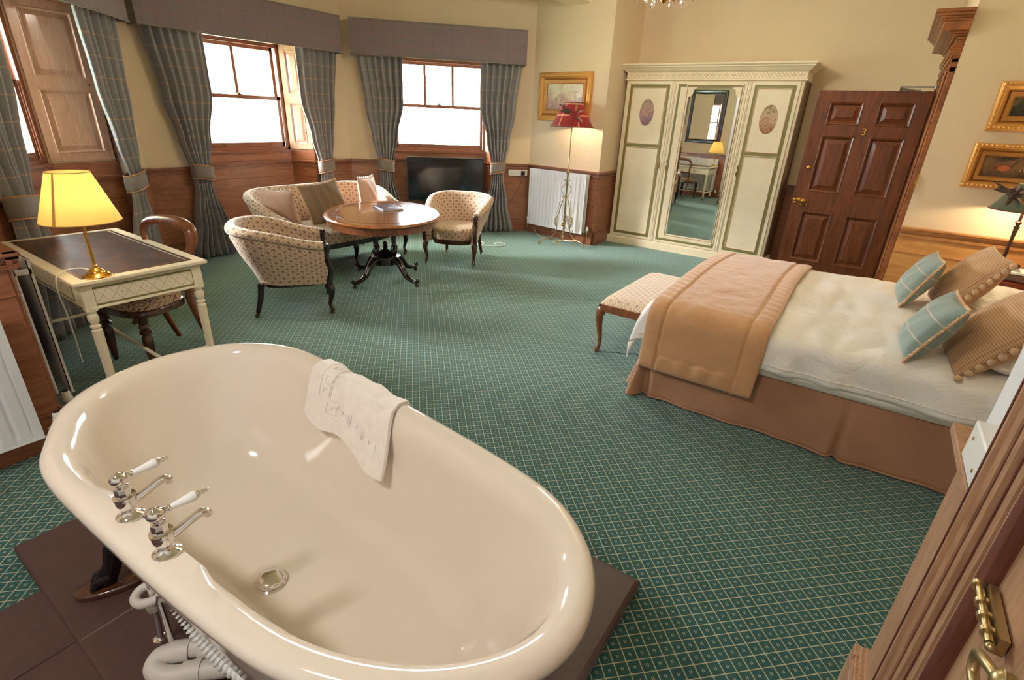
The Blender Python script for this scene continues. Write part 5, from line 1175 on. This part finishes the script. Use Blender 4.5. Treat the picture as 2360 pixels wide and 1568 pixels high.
# tan quilted throw
hq = 0.365; Lq = (hq-0.055)+0.0864+(BY1-BY0-0.11)+0.0864+0.12
def thr(u, v):
    s = v*Lq; p = drape(0, s, 0.60-hq, 0.056)
    x = lerp(-0.955, -0.275, u) - 0.02*(1-v) ; x += 0.012*math.sin(v*7)
    edge = 0
    for q in (0.155,0.845): e = (u-q)/0.012; edge += math.exp(-e*e)
    e = (v-0.045)/0.004; edge += 0.7*math.exp(-e*e)*(1 if 0.155<u<0.845 else 0)
    rim = min(1, min(u,1-u)/0.05, v/0.02); puff = 0.016*rim**0.5-0.016*edge
    nz = noise.noise(Vector((x*8,s*8,2.1)))*0.010+noise.noise(Vector((x*19,s*16,7.1)))*0.006
    if u < 0.155 or u > 0.845: nz = 0.004*math.sin(s*75+u*20)
    if v < 0.05 and 0.155<u<0.845: nz += 0.010*math.sin(u*36)
    n_ = (Vector(drape(0,s+0.01,0.60-hq,0.045))-p).normalized(); nn = Vector((0,-n_.z,n_.y)); 
    p = p+nn*(puff+nz*rim-0.012); p.x = x
    return p
b = MB(); b.grid(thr, 110, 200, 0, uvs=(0.72,Lq)); th_ = b.build('quilted_throw', WAFF, smooth=180); tag(th_, 'tan quilted waffle throw laid across the foot of the bed', 'throw')
sm = th_.modifiers.new('thick','SOLIDIFY'); sm.thickness = 0.024; sm.offset = -1
# sleeping pillows and cushions
cushion('sleeping_pillow','white pillow lying flat on the far side at the bed head','pillow',(0.86,4.16,0.70),(rad(3),rad(-6),rad(90)),0.66,0.48,0.15,SHEET,group='white pillows')
cushion('sleeping_pillow','white pillow lying flat on the near side at the bed head','pillow',(0.86,3.34,0.70),(rad(3),rad(-6),rad(90)),0.66,0.48,0.15,SHEET,group='white pillows')
PC_ = [POM]
cushion('ticking_cushion','brown striped pompom cushion leaning on the far pillow','cushion',(0.575,4.03,0.85),ORI((-0.06,1,0),(0.52,0,0.85)),0.52,0.44,0.18,TICK,poms=['l'],pm=POM,group='pompom cushions')
cushion('ticking_cushion','brown striped pompom cushion leaning on the near pillow','cushion',(0.65,3.22,0.80),ORI((-0.06,1,0),(0.64,0,0.76)),0.55,0.50,0.19,TICK,poms=['l'],pm=POM,group='pompom cushions')
cushion('teal_cushion','teal tartan cushion propped on the far pompom cushion','cushion',(0.345,4.0,0.825),ORI((-0.05,1,0),(0.42,0,0.90)),0.37,0.33,0.14,TEAL,pipe=CORD,group='teal tartan cushions')
cushion('teal_cushion','teal tartan cushion propped on the near pompom cushion','cushion',(0.385,3.14,0.785),ORI((-0.05,1,0),(0.48,0,0.88)),0.38,0.34,0.15,TEAL,pipe=CORD,group='teal tartan cushions')

# bedside table with lamp, stand and card
bt = thing('bedside_table', 'small round red-brown bedside table in the far right corner', 'bedside table', (0.90,4.90,0))
RW = wood('red_brown_wood', rgb(150,68,44), rgb(104,40,28), 0.3, coat=0.3)
b = MB(); b.lathe([(0.0,0.725),(0.165,0.725),(0.18,0.735),(0.18,0.745),(0.165,0.75),(0,0.75)],(0,0,0),40); b.build('tabletop', RW, bt)
b = MB(); b.lathe([(0.15,0.0),(0.15,0.06),(0.14,0.07),(0.14,0.70),(0.155,0.71),(0.155,0.725)],(0,0,0),32); b.build('body', RW, bt)
bl = thing('bedside_lamp', 'slim dark lamp with green tartan shade on the round bedside table', 'lamp', (0.835,4.88,0.75))
b = MB(); b.lathe([(0.07,0),(0.072,0.012),(0.05,0.022),(0.02,0.03),(0.012,0.05),(0.018,0.08),(0.013,0.12),(0.010,0.26),(0.014,0.33),(0.018,0.345),(0.010,0.355),(0.016,0.37),(0.022,0.378),(0.010,0.385),(0.008,0.46)],(0,0,0),20); b.build('base', DARKW, bl)
glow_shade(GREENT, rgb(90,96,60), 0.05)
b = MB(); b.grid(lambda u,v: ((lerp(0.185,0.08,v))*math.cos(2*PI*u),(lerp(0.185,0.08,v))*math.sin(2*PI*u),0.455+0.17*v),40,5,0,cu=True,uvs=(0.9,0.17)); gs = b.build('lampshade', GREENT, bl, smooth=60)
b = MB(); b.tube([(0.186*math.cos(a),0.186*math.sin(a),0.456) for a in [2*PI*k/40 for k in range(40)]],0.004,6,closed=True); b.build('braid', DRED, gs)
bow(gs, (-0.09,-0.10,0.57), (0.95,-0.3), (FEATH, FEATH), 0.8)
b = MB(); b.sphere((0,0,0.52),0.02); b.build('bulb', BULB, bl); lamp_light('lamp_light',(0,0,0.50),9,bl,0.03)
tp = thing('telephone', 'dark angular telephone with white card beside the bedside lamp', 'telephone', (0.90,4.80,0.75))
b = MB(); b.rings([[(-0.06,-0.06,0),(0.09,-0.06,0),(0.09,0.05,0),(-0.06,0.05,0)],[(-0.07,-0.07,0.03),(0.10,-0.07,0.03),(0.10,0.05,0.05),(-0.07,0.05,0.05)],[(-0.04,-0.04,0.06),(0.08,-0.04,0.06),(0.08,0.04,0.085),(-0.04,0.04,0.085)]]); b.tube([(-0.14,0.0,0.095),(-0.05,-0.01,0.105),(0.02,-0.02,0.10)],0.014,8); b.build('handset_body', DARKW, tp)
b = MB(); b.add([(-0.02,-0.05,0.062),(0.07,-0.05,0.062),(0.07,0.0,0.088),(-0.02,0.0,0.088)],[(0,1,2,3)]); b.box(-0.02,0.07,-0.052,-0.05,0.05,0.064); b.build('card', WPLAS, tp, smooth=0)

# ---------------------------------------------------------------- television, sockets, cables, chandelier
tvx = lambda s_, o_: (C1[0]+s_*0.70711+o_*-0.70711, C1[1]+s_*0.70711+o_*0.70711)
q = tvx(1.345,0.10); tv = thing('television', 'large black flat television standing in the window alcove', 'television', (q[0],q[1],0), rad(45))
b = MB(); b.box(-0.565,0.565,-0.02,0.03,0.42,1.05); b.build('casing', BPLAS, tv, bevel=0.006)
b = MB(); b.box(-0.548,0.548,-0.024,-0.019,0.445,1.035); b.build('screen', SCREEN, tv, smooth=0)
b = MB(); b.box(-0.05,0.05,-0.01,0.03,0.36,0.45); b.box(-0.22,0.22,-0.10,0.11,0.35,0.362); b.build('stand', BPLAS, tv, bevel=0.003)
q = tvx(1.345,0.10); st_ = thing('television_table', 'low dark wooden stand under the television', 'stand', (q[0],q[1],0), rad(45))
b = MB(); b.box(-0.40,0.40,-0.14,0.14,0.32,0.35); b.build('top', DARKW, st_, bevel=0.004)
for x in (-0.36,0.36):
    for y in (-0.11,0.11): b = MB(); b.box(x-0.02,x+0.02,y-0.02,y+0.02,0,0.32); b.build('leg', DARKW, st_)
q = tvx(2.415,0.0); sk = thing('socket_strip', 'white quadruple wall socket under the dado rail left of the radiator', 'socket', (q[0],q[1],0.83), rad(45))
b = MB(); b.box(-0.145,0.145,-0.045,-0.012,0,0.085); b.build('faceplate', WPLAS, sk, bevel=0.004)
b = MB()
for x in (-0.10,-0.03,0.045,0.11):
    for dx,dz in ((0,0.06),(-0.012,0.035),(0.012,0.035)): b.box(x+dx-0.003,x+dx+0.003,-0.0465,-0.045,dz-0.003,dz+0.003)
b.build('socket_hole', BPLAS, sk, smooth=0)
b = MB(); b.box(0.05,0.10,-0.085,-0.045,0.01,0.07); b.tube(cr([(0.07,-0.07,0.01),(0.03,-0.08,-0.15),(-0.08,-0.06,-0.35),(-0.20,-0.05,-0.52),(-0.35,-0.03,-0.62)],6),0.0035,6); pg = b.build('plug', BPLAS, bevel=0.006, loc=(q[0],q[1],0.83), rz=rad(45)); tag(pg, 'black plug with dark cable pushed into the wall socket strip', 'plug')
b = MB(); pts = [Vector((-4.72+0.02*k+0.16*math.cos(k*0.5),5.35+0.012*k+0.11*math.sin(k*0.5),0.006+0.0007*(k%3))) for k in range(34)]; b.tube(pts,0.0045,6); cb_ = b.build('white_cable', WPLAS); tag(cb_, 'coil of white cable lying on the carpet behind the far armchair', 'cable')

chd = thing('chandelier', 'crystal drop chandelier at the top edge, in front of the wardrobe wall', 'chandelier', (-1.80,4.60,0))
b = MB(); b.tube([(0,0,HT),(0,0,2.85)],0.008,8); b.lathe([(0.06,HT-0.03),(0.05,HT-0.01),(0.05,HT)],(0,0,0),20); b.lathe([(0,2.52),(0.02,2.53),(0.035,2.56),(0.02,2.60),(0.05,2.64),(0.03,2.70),(0.015,2.76),(0.03,2.80),(0.01,2.86)],(0,0,0),24); b.build('stem', BRASS, chd)
ZB = 2.585
for k in range(6):
    a = 2*PI*k/6+0.2; c, s_ = math.cos(a), math.sin(a)
    b = MB(); b.tube([(p.x*c,p.x*s_,p.z) for p in cr([(0.03,0,2.62),(0.10,0,2.56),(0.18,0,2.57),(0.22,0,2.64)],6)],0.006,8); b.lathe([(0.01,2.63),(0.038,2.65),(0.04,2.655)],(0.22*c,0.22*s_,0),16); am = b.build('arm', BRASS, chd)
    b = MB(); b.lathe([(0.010,2.655),(0.010,2.72)],(0.22*c,0.22*s_,0),12); b.build('candle_tube', WPLAS, am)
    b = MB(); b.sphere((0.22*c,0.22*s_,2.745),0.016,0,10,8,(1,1,1.6)); b.build('bulb', BULB, am)
    for j,(r,zl) in enumerate(((0.22,0.0),(0.14,-0.02),(0.19,0.01))):
        aa = a+(0.0,0.35,0.62)[j]; px,py = r*math.cos(aa), r*math.sin(aa); z = 2.565+zl-(0.02 if j==1 else 0)
        b = MB(); b.sphere((px,py,z+0.035),0.006,0,8,6); b.lathe([(0.001,0.028),(0.010,0.016),(0.013,0.004),(0.010,-0.008),(0.001,-0.022 if j else -0.034)],(px,py,z-0.008),8); b.tube([(px,py,z+0.04),(px,py,z+0.075)],0.001,4); b.build('crystal_drop', CRYSTAL, chd, smooth=20)
lamp_light('lamp_light',(0,0,2.80),66,chd,0.20,(1,0.92,0.80))

# unseen fill lamp behind the camera, added to brighten the bathing end
for x,y in ((-1.25,-1.0),):
    t = thing('fill_light', 'unseen round fill light added above the bathing end', 'ceiling light', (x,y,HT))
    b = MB(); b.lathe([(0.18,-0.05),(0.19,-0.02),(0.19,0)],(0,0,0),32); b.build('fitting', WPLAS, t)
    l = bpy.data.lights.new('fill_light_area','AREA'); l.shape='DISK'; l.size = 0.36; l.energy = 42; l.color = (1,0.98,0.97); o = bpy.data.objects.new('light_panel',l); COL.objects.link(o); o.parent = t; o.location = (0,0,-0.06)
